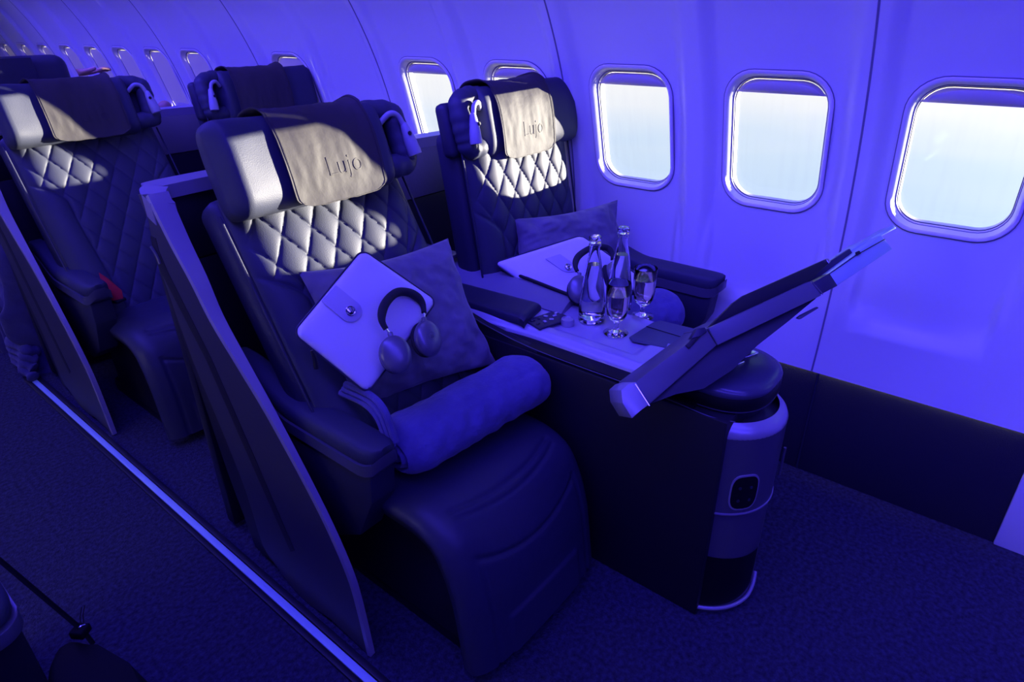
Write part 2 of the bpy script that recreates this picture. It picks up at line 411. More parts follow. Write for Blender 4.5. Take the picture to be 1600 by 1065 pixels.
# overhead bin underside, ceiling, left wall, end walls
bm = bmesh.new()
prof = [(wx(1.78)+.005, 1.775), (1.70, 1.85), (1.30, 1.90), (1.18, 1.93), (1.12, 2.02), (1.00, 2.2), (.8, 2.30), (.42, 2.33), (.04, 2.30), (-.16, 2.2), (-.28, 2.02), (-.33, 1.93), (-.45, 1.9), (-.85, 1.85), (2*CX-wx(1.78), 1.775)]
def strip(prof_, y0=Y0, y1=Y1):
    a = [bm.verts.new((x, y0, z)) for x, z in prof_]; b = [bm.verts.new((x, y1, z)) for x, z in prof_]
    for i in range(len(prof_)-1): bm.faces.new((a[i], a[i+1], b[i+1], b[i]))
strip(prof); struct(obj('ceiling', bm, M['ceil']))
bm = bmesh.new(); strip([(2*CX-wx(1.78-.1*j), 1.78-.1*j) for j in range(18)]+[(-1.2, 0)]); struct(obj('wall_left', bm, M['wall']))
bm = bmesh.new(); box(bm, -1.4, 2.3, Y0-.05, Y0, 0, 2.4, 0); struct(obj('wall_front', bm, M['dado']))
bm = bmesh.new(); box(bm, -1.4, 2.3, Y1, Y1+.05, 0, 2.4, 0); struct(obj('wall_rear', bm, M['wall']))
bm = bmesh.new(); box(bm, 1.09, 1.14, Y0+.1, Y1-.1, 1.935, 1.955, .004); tag(obj('led_light_strip', bm, M['led']), 'violet blue light strip along the overhead bin edge', 'light strip')
# aisle strip and seat track
bm = bmesh.new(); box(bm, .572, .594, Y0, 3.48, 0.001, .008, .002); tag(obj('floor_path_strip', bm, M['glow']), 'pale blue glowing strip running along the aisle floor', 'floor strip')
for a, b in ((.552, .570), (.596, .616)):
    bm = bmesh.new(); box(bm, a, b, Y0, 3.48, 0.0005, .010, .003)
    o = obj('strip_track', bm, M['dark'])
    tag(o, 'black edging track on the %s side of the aisle floor strip' % ('open aisle' if a < .56 else 'seat'), 'floor track')

# ================================================================== seats
def quilt_mesh(cx, y45, ang, wdt=.56, Lh=None):
    """front quilted face of a backrest; s runs up the recline"""
    Lh = .69/math.cos(ang); Mx = T(cx, y45, .45) @ R(-ang, 'X')
    hw = wdt/2; th = .13
    def ubf(tt):            # bolster boundary, tt = distance from top
        return 1.06-.42*sm(.12, .26, tt)-.06*sm(.26, .7, tt)
    def hgt(u, s):
        tt = Lh-.04-s
        x = u*hw; p = x/.088+s/.135; q_ = x/.088-s/.135
        puff = (abs(math.sin(PI*p))*abs(math.sin(PI*q_)))**.28
        b = ubf(tt); db = abs(u)-b
        if db > 0: h = .014*(1-math.exp(-db*hw/.010))+.006*math.sin(min(1, db/.4)*PI/1.4)
        else: h = .0135*puff*(1-math.exp(db*hw/.009))-.001*0
        edge = (1-abs(u)**9)*sm(0, .02, s)*sm(0, .02, Lh-s)
        h += .035*(1-u*u)*0
        return h*edge-.03*(abs(u)**7)
    def fr(u, v):
        uu = -1+2*u; s = v*Lh; wv = hw*(1-.02*abs(v-.5))
        return Mx @ Vector((uu*wv, -hgt(uu, s), s))
    def bkf(u, v):
        uu = -1+2*u; s = v*Lh
        return Mx @ Vector((uu*hw*.96, th*.5-.02*abs(uu)**4, s))
    bm = bmesh.new(); shellgrid(bm, fr, bkf, 210, 230)
    return bm
def text_mesh(s, size, depth, Mx, thin=0):
    cu = bpy.data.curves.new('lettering', 'FONT'); cu.body = s; cu.size = size; cu.extrude = depth; cu.align_x = 'CENTER'; cu.bevel_depth = depth*.5; cu.offset = thin
    o = bpy.data.objects.new('lettering', cu); C.objects.link(o); bpy.context.view_layer.update()
    me = bpy.data.meshes.new_from_object(o.evaluated_get(bpy.context.evaluated_depsgraph_get()))
    bpy.data.objects.remove(o); bpy.data.curves.remove(cu)
    bm = bmesh.new(); bm.from_mesh(me); bpy.data.meshes.remove(me); xf(bm, bm.verts[:], Mx); return bm

def make_seat(label, cx, y45, ang, side, head_y, head_z, head_ang, hw_head, arm=None, group='reclining leather seats', cush_y=0, cush_w=.27):
    """side = +1: reading lamp at the +x end of the headrest"""
    t = thing('airline_seat', label, 'seat', (cx, .95+cush_y, 0), group)
    cy = cush_y
    # backrest
    obj('backrest', quilt_mesh(cx, y45, ang), M['leather'], t, autos=85)
    Mx = T(cx, y45, .45) @ R(-ang, 'X')
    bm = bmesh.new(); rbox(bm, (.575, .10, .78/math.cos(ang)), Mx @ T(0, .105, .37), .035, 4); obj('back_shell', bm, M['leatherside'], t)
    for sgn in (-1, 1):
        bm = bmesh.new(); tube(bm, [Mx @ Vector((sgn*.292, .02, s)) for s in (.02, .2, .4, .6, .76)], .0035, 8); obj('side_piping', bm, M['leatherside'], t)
    # headrest, local frame: x across, y backwards, z up; origin bottom front centre
    Hm = T(cx, head_y, head_z) @ R(-head_ang, 'X')
    H_ = hw_head
    bm = bmesh.new()
    x0, x1 = (-H_, .205) if side > 0 else (-.205, H_)
    # body swept across with a soft cross section
    def sec(a, e):     # superellipse section y,z
        c, s_ = math.cos(a), math.sin(a); pw = .55
        return (math.copysign(abs(c)**pw, c), math.copysign(abs(s_)**pw, s_))
    nx = 40; na = 40; rings = []
    for i in range(nx+1):
        f_ = i/nx; x = x0+(x1-x0)*f_
        de = max(0.0, min(x-x0, x1-x))
        k = (1-(1-min(1, de/.030))**2.6)**.45 if de < .030 else 1
        k = max(k, .02)
        ring = []
        for j in range(na):
            a = 2*PI*j/na; cy_, cz_ = sec(a, 1)
            wr = .0025*noise.noise(Vector((x*18, cy_*2, cz_*3)))
            wing = -.028*sm(.13, .30, abs(x))       # ends wrap forward
            ring.append(bm.verts.new(Hm @ Vector((x, .045+wing*.9+(.075*k+wr)*cy_, .112+(.116*(.80+.20*k) if k < 1 else .116)*cz_+wr))))
        rings.append(ring)
    for a, b in zip(rings, rings[1:]):
        for j in range(na): bm.faces.new((a[j], a[(j+1) % na], b[(j+1) % na], b[j]))
    bm.faces.new(rings[0][::-1]); bm.faces.new(rings[-1])
    head = obj('headrest', bm, M['leather'], t, autos=60)
    s = side
    # puffed roll round the lamp recess
    bm = bmesh.new()
    pts = spline([(s*.15, .035, .198), (s*.215, .022, .200), (s*.268, .012, .182), (s*(H_-.022), .006, .125), (s*(H_-.026), .004, .075), (s*.262, .006, .046), (s*.215, .010, .042), (s*.15, .03, .045)], 9)
    rad = [.0335+.0012*math.sin(i*1.1)+.0015*noise.noise(Vector((i*.31, 0, side))) for i in range(len(pts))]
    tube(bm, [Hm @ p for p in pts], rad, 14); obj('lamp_recess_roll', bm, M['leather'], head, autos=80)
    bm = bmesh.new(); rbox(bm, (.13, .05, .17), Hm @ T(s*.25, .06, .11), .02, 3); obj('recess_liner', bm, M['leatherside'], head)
    # flap over the middle
    bm = bmesh.new(); fw = .145
    prof = [(.135, .10), (.128, .19), (.095, .232), (.05, .238), (.01, .232), (-.022, .205), (-.036, .16), (-.038, .11), (-.036, .06), (-.033, .02), (-.034, -.012)]
    prof = spline([(0, a, b) for a, b in prof], 6)
    def flap(off):
        def f_(u, v):
            i = v*(len(prof)-1); i0 = min(int(i), len(prof)-2); p = prof[i0].lerp(prof[i0+1], i-i0)
            x = (-1+2*u)*fw; 
            e = max(0, v-.90)/.10
            xx = x*(1-.13*e*e*abs(-1+2*u)**3)
            z = p.z+ .018*(max(0, v-.9)/.1)*(abs(-1+2*u)**6)
            wv = .0035*noise.noise(Vector((x*22, v*3, 1.3)))+.002*noise.noise(Vector((x*50, v*9, 4)))
            flare = .010*abs(-1+2*u)**8*(1 if v < .5 else .4)
            nrm = Vector((0, p.y-.045, p.z-.112)).normalized()
            q_ = Vector((xx, p.y, z))+nrm*(off+wv+flare)
            return Hm @ q_
        return f_
    shellgrid(bm, flap(.006), flap(.002), 40, 60); cov = obj('headrest_cover', bm, M['flap'], t, autos=70, label='grey brown leather flap embossed with a name')
    bm = text_mesh('Lujo', .066, .0006, T(.022, 0, .052) @ R(PI/2, 'X'), -.0012)
    def flap_on(x, z, off):
        best = min(range(30, len(prof)), key=lambda i_: abs(prof[i_].z-z)); i2 = best+1 if (best+1 < len(prof) and prof[best].z > z) else best-1
        pa, pb = prof[best], prof[i2]; tt_ = (z-pa.z)/(pb.z-pa.z) if abs(pb.z-pa.z) > 1e-6 else 0
        vv_ = (best+tt_*(i2-best))/(len(prof)-1)
        return flap(off)((x/fw+1)/2, vv_)
    for v_ in bm.verts: v_.co = flap_on(v_.co.x, v_.co.z, .0066-v_.co.y)
    obj('embossed_lettering', bm, M['flap'], cov, autos=30)
    bm = bmesh.new()
    seam = []
    for u, v in [(0, .1+.02*q_) for q_ in range(42)]+[(.03, .97), (.12, .992)]+[(.12+.04*q_, .992) for q_ in range(1, 20)]+[(.97, .97)]+[(1, .92-.02*q_) for q_ in range(42)]:
        seam.append(flap(.0075)(min(.975, max(.025, u)), min(.985, v)))
    tube(bm, seam, .0009, 5); obj('stitched_edge', bm, M['flap'], cov)
    # piping on the plain end
    bm = bmesh.new(); 
    pp = []
    for i in range(25):
        a_ = PI*(-.5+i/24.0); pp.append(Hm @ Vector((-s*(H_-.052+.020*math.cos(a_)), -.0475+.010*math.cos(a_), .112+.098*math.sin(a_))))
    bm.free()
    # reading lamp
    lamp = bmesh.new()
    neck = spline([(s*.200, -.010, .160), (s*.225, -.032, .178), (s*.250, -.036, .170), (s*.261, -.036, .140)], 6)
    tube(lamp, [Hm @ p for p in neck], .008, 10)
    lo = obj('reading_lamp', lamp, M['lampm'], t, label='grey hooked reading lamp')
    lamp = bmesh.new()
    lathe(lamp, [(.006, 0), (.010, .005), (.013, .02), (.0185, .055), (.0205, .085), (.019, .094), (.001, .095)], Hm @ T(s*.262, -.036, .150) @ R(PI, 'X') @ R(s*.10, 'Y'), 20)
    lh = obj('lamp_head', lamp, M['lampm'], lo)
    lamp = bmesh.new(); lathe(lamp, [(.006, 0), (.006, .003), (.001, .0035)], Hm @ T(s*.260, -.0515, .115) @ R(PI/2, 'X'), 16); obj('lamp_button', lamp, M['dark'], lo)
    # cushion and leg rest: profile swept across
    prof = spline([(0, y45+.17, .47), (0, 1.00+cy, .475), (0, .90+cy, .465), (0, .825+cy, .425), (0, .78+cy, .35), (0, .752+cy, .26), (0, .738+cy, .17), (0, .728+cy, .09), (0, .722+cy, .045)], 10)
    npf = len(prof)
    def cs(off, shrink=1.0):
        def f_(u, v):
            uu = -1+2*u; i = v*(npf-1); i0 = min(int(i), npf-2); p = prof[i0].lerp(prof[i0+1], i-i0)
            d_ = (prof[min(i0+1, npf-1)]-prof[max(i0-1, 0)]).normalized(); nrm = Vector((0, -d_.z, d_.y)); nrm = -nrm if nrm.z < 0 or (nrm.y > 0 and abs(nrm.z) < .5) else nrm
            h = off
            if off > -.01:
                h += .010*(1-uu*uu)
                h -= .035*abs(uu)**10
                for s0, kk in ((.33, .09), (.37, .10), (.55, .13)):        # curved seams
                    ss = s0-kk*uu*uu
                    if abs(uu) < .74: h -= .006*math.exp(-((v-ss)/.008)**2)
                if v > .46: h -= .006*math.exp(-((abs(uu)-.74)/.014)**2)
                if v > .985: h -= .0
                # lower inset panel
                dpx = max(abs(uu)-.55, .76-v)
                h += .006*sm(-.01, .01, -dpx)
            return Vector((cx+uu*cush_w*shrink, p.y, p.z))+nrm*h
        return f_
    bm = bmesh.new(); shellgrid(bm, cs(0), cs(-.07, .97), 70, 150); obj('seat_cushion', bm, M['seatl'], t, autos=80)
    bm = bmesh.new(); box(bm, cx-.22, cx+.22, .82+cy, 1.32+cy, .05, .40, .01); obj('seat_base', bm, M['dark'], t)
    for sx_ in (-.19, .19):
        bm = bmesh.new(); box(bm, cx+sx_-.02, cx+sx_+.02, .86+cy, 1.42+cy, 0, .06, .004); obj('floor_rail', bm, M['dark'], t)
    if arm is not None:      # outer armrest centred on x = arm[0], tip y, rear y, top z
        ax, ya, yb, zt, hwid = arm
        pad = bmesh.new(); n1 = 34
        def armrow(f_):
            y = ya+(yb-ya)*f_
            k = math.sqrt(max(0, 1-(1-min(1, f_/.10))**2))
            wdt = hwid*(.35+.65*k)*(1-.28*sm(.5, .95, f_)); zz = zt+.055*sm(.55, .95, f_); hh = .060*(.45+.55*k)
            return y, wdt, zz, hh
        rings = []
        for i in range(n1+1):
            y, wd, zz, hh = armrow(i/n1); ring = []
            for j in range(20):
                a = 2*PI*j/20; c, s_ = math.cos(a), math.sin(a)
                px_ = math.copysign(abs(c)**.6, c)*wd; pz = math.copysign(abs(s_)**.7, s_)*(hh/2)
                ring.append(pad.verts.new((ax+px_, y, zz-hh/2*1.0+pz)))
            rings.append(ring)
        for a, b in zip(rings, rings[1:]):
            for j in range(20): pad.faces.new((a[j], a[(j+1) % 20], b[(j+1) % 20], b[j]))
        pad.faces.new(rings[0][::-1]); pad.faces.new(rings[-1])
        ar = obj('armrest', pad, M['leather'], t, autos=60)
        def under(dz0, dz1, grow, bmx, yb2=1.0, front=0, extra=0):
            A = []; n2 = 34
            for i in range(n2+1):
                f_ = i/n2*yb2
                y, wd, zz, hh = armrow(f_)
                A.append((y-front*(1-min(1, f_/.1)), wd*grow, zz-hh))
            ringsl = []
            for y, wd, zb in A:
                ringsl.append([bmx.verts.new((ax-wd, y, zb+dz1)), bmx.verts.new((ax+wd, y, zb+dz1)), bmx.verts.new((ax+wd, y, zb+dz0-extra)), bmx.verts.new((ax-wd, y, zb+dz0-extra))])
            for a, b in zip(ringsl, ringsl[1:]):
                for j in range(4): bmx.faces.new((a[j], b[j], b[(j+1) % 4], a[(j+1) % 4]))
            bmx.faces.new(ringsl[0]); bmx.faces.new(ringsl[-1][::-1])
        bm = bmesh.new(); under(-.020, .012, 1.09, bm, 1, .006); obj('armrest_trim', bm, M['silver'], ar, autos=50)
        bm = bmesh.new()
        for_ = [(ya+.02, zt-.07), (yb, zt-.03), (yb, zt-.36), (ya+.20, zt-.36), (ya+.10, zt-.30), (ya+.03, zt-.16)]
        prism(bm, [Vector((ax-hwid*.9, y, z)) for y, z in for_], (hwid*1.7, 0, 0), .006); obj('armrest_support', bm, M['leatherside'], t)
    return t

A30 = math.radians(30)
seat1 = make_seat('navy quilted leather seat by the aisle, nearest, behind rolled blanket and white pouch', 1.01, 1.105, A30, 1, 1.425, 1.104, math.radians(20), .288, arm=(.735, .985, 1.60, .648, .045))
seat2 = make_seat('navy quilted leather window seat beside the bottles, front row', 1.81, 1.312, math.radians(10), -1, 1.430, 1.100, math.radians(12), .298, arm=(2.095, .76, 1.30, .70, .045), cush_y=.02, cush_w=.235)
PY = 1.625
seat3 = dup(seat1, (0, PY, 0), 'navy quilted leather aisle seat with a red belt tag, second row', 'reclining leather seats')
seat4 = dup(seat2, (.0, PY, -.01), 'navy leather window seat with unlit headrest, second row behind', 'reclining leather seats')

# third row seat: plain dark headrest
t = thing('airline_seat', 'dark blue plain-headed seat at the far left, third row', 'seat', (1.0, 3.9, 0), 'reclining leather seats')
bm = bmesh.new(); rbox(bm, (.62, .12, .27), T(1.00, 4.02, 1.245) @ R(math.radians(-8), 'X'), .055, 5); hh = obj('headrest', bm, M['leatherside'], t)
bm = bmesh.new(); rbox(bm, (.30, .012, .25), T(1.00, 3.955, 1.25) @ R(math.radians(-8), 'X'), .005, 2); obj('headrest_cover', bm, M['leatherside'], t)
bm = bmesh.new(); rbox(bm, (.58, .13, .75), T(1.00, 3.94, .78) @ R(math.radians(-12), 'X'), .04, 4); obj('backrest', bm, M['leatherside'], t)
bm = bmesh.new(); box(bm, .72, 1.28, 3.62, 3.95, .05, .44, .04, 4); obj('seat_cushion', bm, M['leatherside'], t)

# red belt tag on second row
bt = thing('seat_belt', 'red tagged seat belt end on the second row aisle seat', 'seat belt', (.86, 2.69, .50))
bm = bmesh.new()
pts = [at(155, 428, 1, 2.72), at(170, 438, 1, 2.71), at(191, 456, 1, 2.69), at(193, 467, 1, 2.68), at(176, 470, 1, 2.69), at(161, 455, 1, 2.71)]
prism(bm, pts, (.004, .012, .004), .001); obj('belt_tag', bm, M['red'], bt)
bm = bmesh.new(); rbox(bm, (.045, .03, .012), T(*at(186, 469, 1, 2.69)) @ R(.4, 'Z'), .003); obj('buckle', bm, M['dark'], bt)

# ================================================================== privacy shells
def shell_unit(label):
    t = thing('privacy_shell', label, 'privacy shell', (.66, 1.4, 0), 'privacy shells')
    px_front = [(578, 1025), (560, 950), (545, 900), (515, 830), (480, 760), (420, 650), (375, 575), (330, 500), (300, 440), (270, 385), (245, 335), (230, 305)]
    fr = [at(a, b, 0, .63) for a, b in px_front]
    px_back = [(232, 345), (240, 385), (252, 425), (300, 560), (350, 680), (385, 770), (410, 850), (432, 884), (470, 935), (520, 985)]
    bk_ = [at(a, b, 0, .63) for a, b in px_back]
    bk_[-1].z = max(bk_[-1].z, .02)
    for p in fr+bk_: p.z = max(p.z, .004)
    frs = spline(fr, 4); bks = spline(bk_, 3)
    # outer skin panel
    bm = bmesh.new()
    poly = frs+[Vector((.63, 1.715, 1.14))]+bks
    prism(bm, poly, (.012, 0, 0), 0); obj('side_panel', bm, M['shell'], t, autos=30)
    # darker lower side panel standing behind the slanted edge
    bm = bmesh.new()
    low = [Vector((.644, 1.10, .03)), Vector((.644, 1.60, .03)), Vector((.644, 1.66, .30)), Vector((.644, 1.72, .70)), Vector((.644, 1.74, 1.05)), Vector((.644, 1.64, 1.05)), Vector((.644, 1.36, .70)), Vector((.644, 1.16, .35))]
    prism(bm, low, (.012, 0, 0), 0); obj('inner_panel', bm, M['dark'], t)
    # silver rim following the slanted edge, widening to the top
    bm = bmesh.new(); n_ = len(frs); rings = []
    for i, p in enumerate(frs):
        f_ = i/(n_-1); wd = .018+.034*sm(.30, 1, f_); dn = .012
        d_ = (frs[min(i+1, n_-1)]-frs[max(i-1, 0)]).normalized(); nr = Vector((0, d_.z, -d_.y)); nr = nr if nr.y < 0 else -nr
        a = p+nr*.004; x0 = .628
        rings.append([bm.verts.new(Vector((x0, a.y, a.z))-nr*.012), bm.verts.new(Vector((x0+.002, a.y, a.z))), bm.verts.new(Vector((x0+wd, a.y, a.z))-nr*.002), bm.verts.new(Vector((x0+wd+.002, a.y, a.z))-nr*.020)])
    for a, b in zip(rings, rings[1:]):
        for j in range(4): bm.faces.new((a[j], b[j], b[(j+1) % 4], a[(j+1) % 4]))
    bm.faces.new(rings[0]); bm.faces.new(rings[-1][::-1]); obj('rim', bm, M['rim'], t, autos=50)
    # top rim wrapping round the back corner
    bm = bmesh.new(); path = [(frs[-1].x, frs[-1].y-.002, frs[-1].z)]
    loop_o = spline([(.628, 1.650, 1.128), (.632, 1.705, 1.146), (.658, 1.745, 1.152), (.72, 1.775, 1.155), (1.2, 1.80, 1.150), (2.05, 1.80, 1.135)], 8)
    loop_i = spline([(.682, 1.640, 1.120), (.684, 1.680, 1.136), (.702, 1.705, 1.146), (.74, 1.725, 1.148), (1.2, 1.75, 1.145), (2.05, 1.75, 1.130)], 8)
    rings = [[bm.verts.new(a), bm.verts.new(b), bm.verts.new(b-Vector((0, 0, .035))), bm.verts.new(a-Vector((0, 0, .055)))] for a, b in zip(loop_o, loop_i)]
    for a, b in zip(rings, rings[1:]):
        for j in range(4): bm.faces.new((a[j], b[j], b[(j+1) % 4], a[(j+1) % 4]))
    bm.faces.new(rings[0]); bm.faces.new(rings[-1][::-1]); obj('top_rim', bm, M['rim'], t, autos=45)
    # back wall of the shell
    bm = bmesh.new(); box(bm, 1.32, 2.05, 1.752, 1.785, .93, 1.115, .004); obj('back_panel', bm, M['beige'], t, label='beige upper back panel')
    bm = bmesh.new(); box(bm, .665, 1.316, 1.752, 1.790, .932, 1.118, .004); obj('dark_back_panel', bm, M['dark'], t)
    bm = bmesh.new(); box(bm, .66, 2.05, 1.755, 1.80, .02, .928, .004); obj('lower_back_panel', bm, M['dark'], t)
    # handle slot near top of outer face
    bm = bmesh.new()
    sl = [at(a, b, 0, .629) for a, b in ((235, 368), (243, 372), (248, 392), (262, 425), (330, 560), (400, 720), (460, 860), (454, 862), (392, 722), (322, 562), (254, 430), (240, 398))]
    prism(bm, sl, (.002, 0, 0)); obj('groove', bm, M['dark'], t)
    bm = bmesh.new()
    sp = [at(a, b, 0, .625) for a, b in ((236, 385), (243, 396), (247, 404), (250, 412))]
    tube(bm, sp, .004, 6); obj('latch', bm, M['silver'], t)
    return t
sh1 = shell_unit('grey shell panel with silver rim sweeping to the aisle floor, beside the nearest seat')
sh2 = dup(sh1, (0, PY+.01, 0), 'grey shell panel by the second row aisle seat, partly cut by the left frame edge', 'privacy shells')

# ================================================================== centre console
def make_console(label):
    t = thing('centre_console', label, 'console', (1.45, .9, 0), 'centre consoles')
    bm = bmesh.new(); box(bm, 1.295, 1.60, .41, 1.70, 0, .652, .004); obj('body', bm, M['dark'], t, autos=30)
    cxx, cyy = 1.452, .472
    def col(z0, z1, rad, m_, name, par=None, a0=185, a1=355, label=None):
        b = bmesh.new(); k = 36; A = []
        for i in range(k+1):
            a = math.radians(a0+(a1-a0)*i/k); A.append((cxx+rad*math.cos(a), cyy+rad*math.sin(a)))
        A = [Vector((x, y, z0)) for x, y in A]+[Vector((A[-1][0]-.02, .5, z0)), Vector((A[0][0]+.02, .5, z0))]
        prism(b, A, (0, 0, z1-z0), 0); return obj(name, b, m_, par or t, autos=30, label=label)
    colm = col(.368, .600, .153, M['silver'], 'front_column', label='satin silver half round column')
    col(.363, .3675, .1555, M['rim'], 'column_joint', par=colm, a0=192)
    col(.0, .363, .150, M['silver'], 'lower_column', a0=184, a1=356)
    def onr(a, z, rad=.1575): return Vector((cxx+rad*math.cos(math.radians(a)), cyy+rad*math.sin(math.radians(a)), z))
    # open foot of the column: dark recess with a bright lip
    bm = bmesh.new(); A_, B_ = [], []
    for i in range(21):
        f_ = i/20; a = 196+74*f_; A_.append(onr(a, .028+.030*f_**3, .1515)); B_.append(onr(a, .215-.02*f_, .1515))
    vs_ = [bm.verts.new(p) for p in A_]; vt_ = [bm.verts.new(p) for p in B_]
    for i in range(20): bm.faces.new((vs_[i], vs_[i+1], vt_[i+1], vt_[i]))
    obj('column_recess', bm, M['black'], t)
    bm = bmesh.new(); tube(bm, [onr(196+94*i/24, .022+.055*max(0, i/24-.7)**1.4*3, .156) for i in range(25)], .0055, 8); obj('foot_rail', bm, M['rim'], t)
    bm = bmesh.new(); k = 36; rr2 = []
    for rad, z in ((.153, .598), (.1535, .604), (.149, .615), (.139, .626), (.128, .632)):
        rr2.append([bm.verts.new((cxx+rad*math.cos(math.radians(185+175*i/k)), cyy+rad*math.sin(math.radians(185+175*i/k)), z)) for i in range(k+1)])
    for a, b in zip(rr2, rr2[1:]):
        for i in range(k): bm.faces.new((a[i], a[i+1], b[i+1], b[i]))
    obj('column_shoulder', bm, M['rim'], t, label='bright rounded shoulder')
    def curved(bmx, a0, a1, z0, z1, rad, cor=1.0, n_=14):
        ac, zc = (a0+a1)/2, (z0+z1)/2; ring = [(ac+(a1-a0)/2*(abs(math.cos(q_))**.6)*math.copysign(1, math.cos(q_)), zc+(z1-z0)/2*(abs(math.sin(q_))**.6)*math.copysign(1, math.sin(q_))) for q_ in [2*PI*i/32 for i in range(32)]]
        c0 = bmx.verts.new(onr(ac, zc, rad)); A_ = [bmx.verts.new(onr(ac+(a-ac)*.5, zc+(z-zc)*.5, rad)) for a, z in ring]; B_ = [bmx.verts.new(onr(a, z, rad)) for a, z in ring]; D_ = [bmx.verts.new(onr(a, z, rad-.004)) for a, z in ring]
        for i in range(32):
            j = (i+1) % 32
            bmx.faces.new((c0, A_[i], A_[j])); bmx.faces.new((A_[i], B_[i], B_[j], A_[j])); bmx.faces.new((B_[i], D_[i], D_[j], B_[j]))
    bm = bmesh.new(); curved(bm, 214, 243, .380, .492, .1555); obj('socket_surround', bm, M['rim'], t)
    bm = bmesh.new(); curved(bm, 215.5, 241.5, .385, .487, .1563); sk = obj('socket_plate', bm, M['black'], t)
    for a in (223, 234):
        for z in (.412, .452):
            bm = bmesh.new(); lathe(bm, [(.0042, 0), (.0042, .0016), (.003, .002), (.001, .0012)], T(*onr(a, z, .1563)) @ R(math.radians(a+90), 'Z') @ R(PI/2, 'X'), 14); obj('socket', bm, M['darkblue'], sk)
    bm = bmesh.new(); tube(bm, [onr(296, .40, .166), onr(296, .49, .166)], .004, 8); obj('side_handle', bm, M['silver'], t)
    # rounded cap above the column
    def capring(rx, ry, z, y0=.60, n_=36, cyc=.500, cx2=1.462):
        pts_ = [(cx2-rx, y0)]
        for i in range(n_+1):
            a = PI+PI*i/n_; c, s_ = math.cos(a), math.sin(a)
            pts_.append((cx2+rx*math.copysign(abs(c)**.8, c), cyc+ry*math.copysign(abs(s_)**.8, s_)))
        pts_.append((cx2+rx, y0)); return [(x, y, z) for x, y in pts_]
    def loftcap(specs, m_, name, label=None):
        b = bmesh.new(); rs = [[b.verts.new(p) for p in capring(rx, ry, z)] for rx, ry, z in specs]; q = len(rs[0])
        for a, c in zip(rs, rs[1:]):
            for i in range(q): b.faces.new((a[i], a[(i+1) % q], c[(i+1) % q], c[i]))
        b.faces.new(rs[0][::-1]); b.faces.new(rs[-1]); return obj(name, b, m_, t, autos=50, label=label)
    loftcap([(.120, .12, .625), (.128, .126, .646), (.132, .13, .656)], M['darkblue'], 'neck')
    loftcap([(.137, .137, .656), (.141, .141, .658), (.141, .141, .660)], M['silver'], 'cap_trim')
    loftcap([(.139, .139, .660), (.142, .142, .668), (.142, .142, .694), (.136, .136, .702)], M['black'], 'cap_band')
    loftcap([(.140, .140, .694), (.142, .142, .702), (.139, .139, .710), (.128, .128, .718), (.105, .105, .722), (.05, .05, .724)], M['capgloss'], 'front_cap', label='glossy dark blue rounded cap')
    # pale top tray with a shallow well
    def topf(u, v):
        y = .56+v*(1.50-.56); xl = 1.350-.030*sm(1.0, 1.25, y)+.05*sm(1.30, 1.5, y)+.02*(1-sm(.56, .68, y)); xr = 1.635; x = xl+(xr-xl)*u
        z = .690+.012*sm(.98, 1.3, y)
        z -= .016*(1-sm(0, .10, u))**1.5 + .006*(1-sm(0, .05, 1-u))**2
        dw = max(abs(x-1.512)-.105, abs(y-.875)-.150)
        z -= .007*sm(-.010, .010, -dw)
        return Vector((x, y, z))
    bm = bmesh.new(); shellgrid(bm, topf, lambda u, v: topf(u, v)+Vector((0, 0, -.022)), 60, 120); obj('console_top', bm, M['console'], t, autos=70, label='pale silver top tray')
    bm = bmesh.new(); prism(bm, [Vector((1.300, y, z)) for y, z in ((.50, .640), (.50, .664), (1.0, .664), (1.30, .674), (1.66, .676), (1.66, .640))], (.33, 0, 0), 0); obj('side_channel', bm, M['black'], t)
    bm = bmesh.new(); tube(bm, spline([(1.32, .40, .648), (1.299, .46, .652), (1.298, .60, .660), (1.298, .98, .664), (1.298, 1.19, .690), (1.305, 1.27, .712), (1.315, 1.30, .722)], 6), .0014, 6); obj('side_piping', bm, M['silver'], t)
    bm = bmesh.new(); prism(bm, [Vector((1.299, y, z)) for y, z in ((.98, .645), (.98, .660), (1.19, .685), (1.27, .705), (1.70, .705), (1.70, .645))], (.025, 0, 0), .003); obj('side_wing', bm, M['dark'], t)
    # divider sloping up towards the window seat
    bm = bmesh.new(); n_ = 20
    def dvf(off):
        def f_(u, v):
            y = 1.03+v*.53
            a_ = Vector((1.488-.030*v, y, .697+.012*v)); b_ = Vector((1.582, y+.02, .712+.040*v))
            p = a_.lerp(b_, u); p.z += .006*math.sin(PI*u)-.0*off; return p+Vector((.02*off, 0, -.030*off))
        return f_
    shellgrid(bm, dvf(0), dvf(1), 12, 30); obj('divider_panel', bm, M['console2'], t, autos=60, label='silver grey sloping divider')
    bm = bmesh.new(); tube(bm, [(1.588, 1.03, .712), (1.588, 1.06, .716), (1.590, 1.30, .736), (1.592, 1.58, .758)], .006, 8); obj('divider_rail', bm, M['dark'], t)
    bm = bmesh.new(); tube(bm, [(1.602, 1.00, .704), (1.602, 1.30, .732), (1.604, 1.58, .754)], .005, 8); obj('divider_edge', bm, M['silver'], t)
    bm = bmesh.new(); box(bm, 1.590, 1.618, 1.03, 1.58, .60, .712, .003); obj('divider_side', bm, M['dark'], t)
    def padf(off):
        def f_(u, v):
            y = 1.085+v*.40; x = 1.352-.02*v+u*(.125-.01*v); y -= .035*(1-v)*(1-u)*0
            z = .716+off-.008*(abs(2*u-1)**6)-.008*(max(0, 1-v/.05))**2; return Vector((x, y+.03*(u-.5)*(1-v), z))
        return f_
    shellgrid(bm := bmesh.new(), padf(.008), padf(-.014), 24, 40); obj('armrest_pad', bm, M['leatherside'], t, autos=60, label='dark leather arm pad')
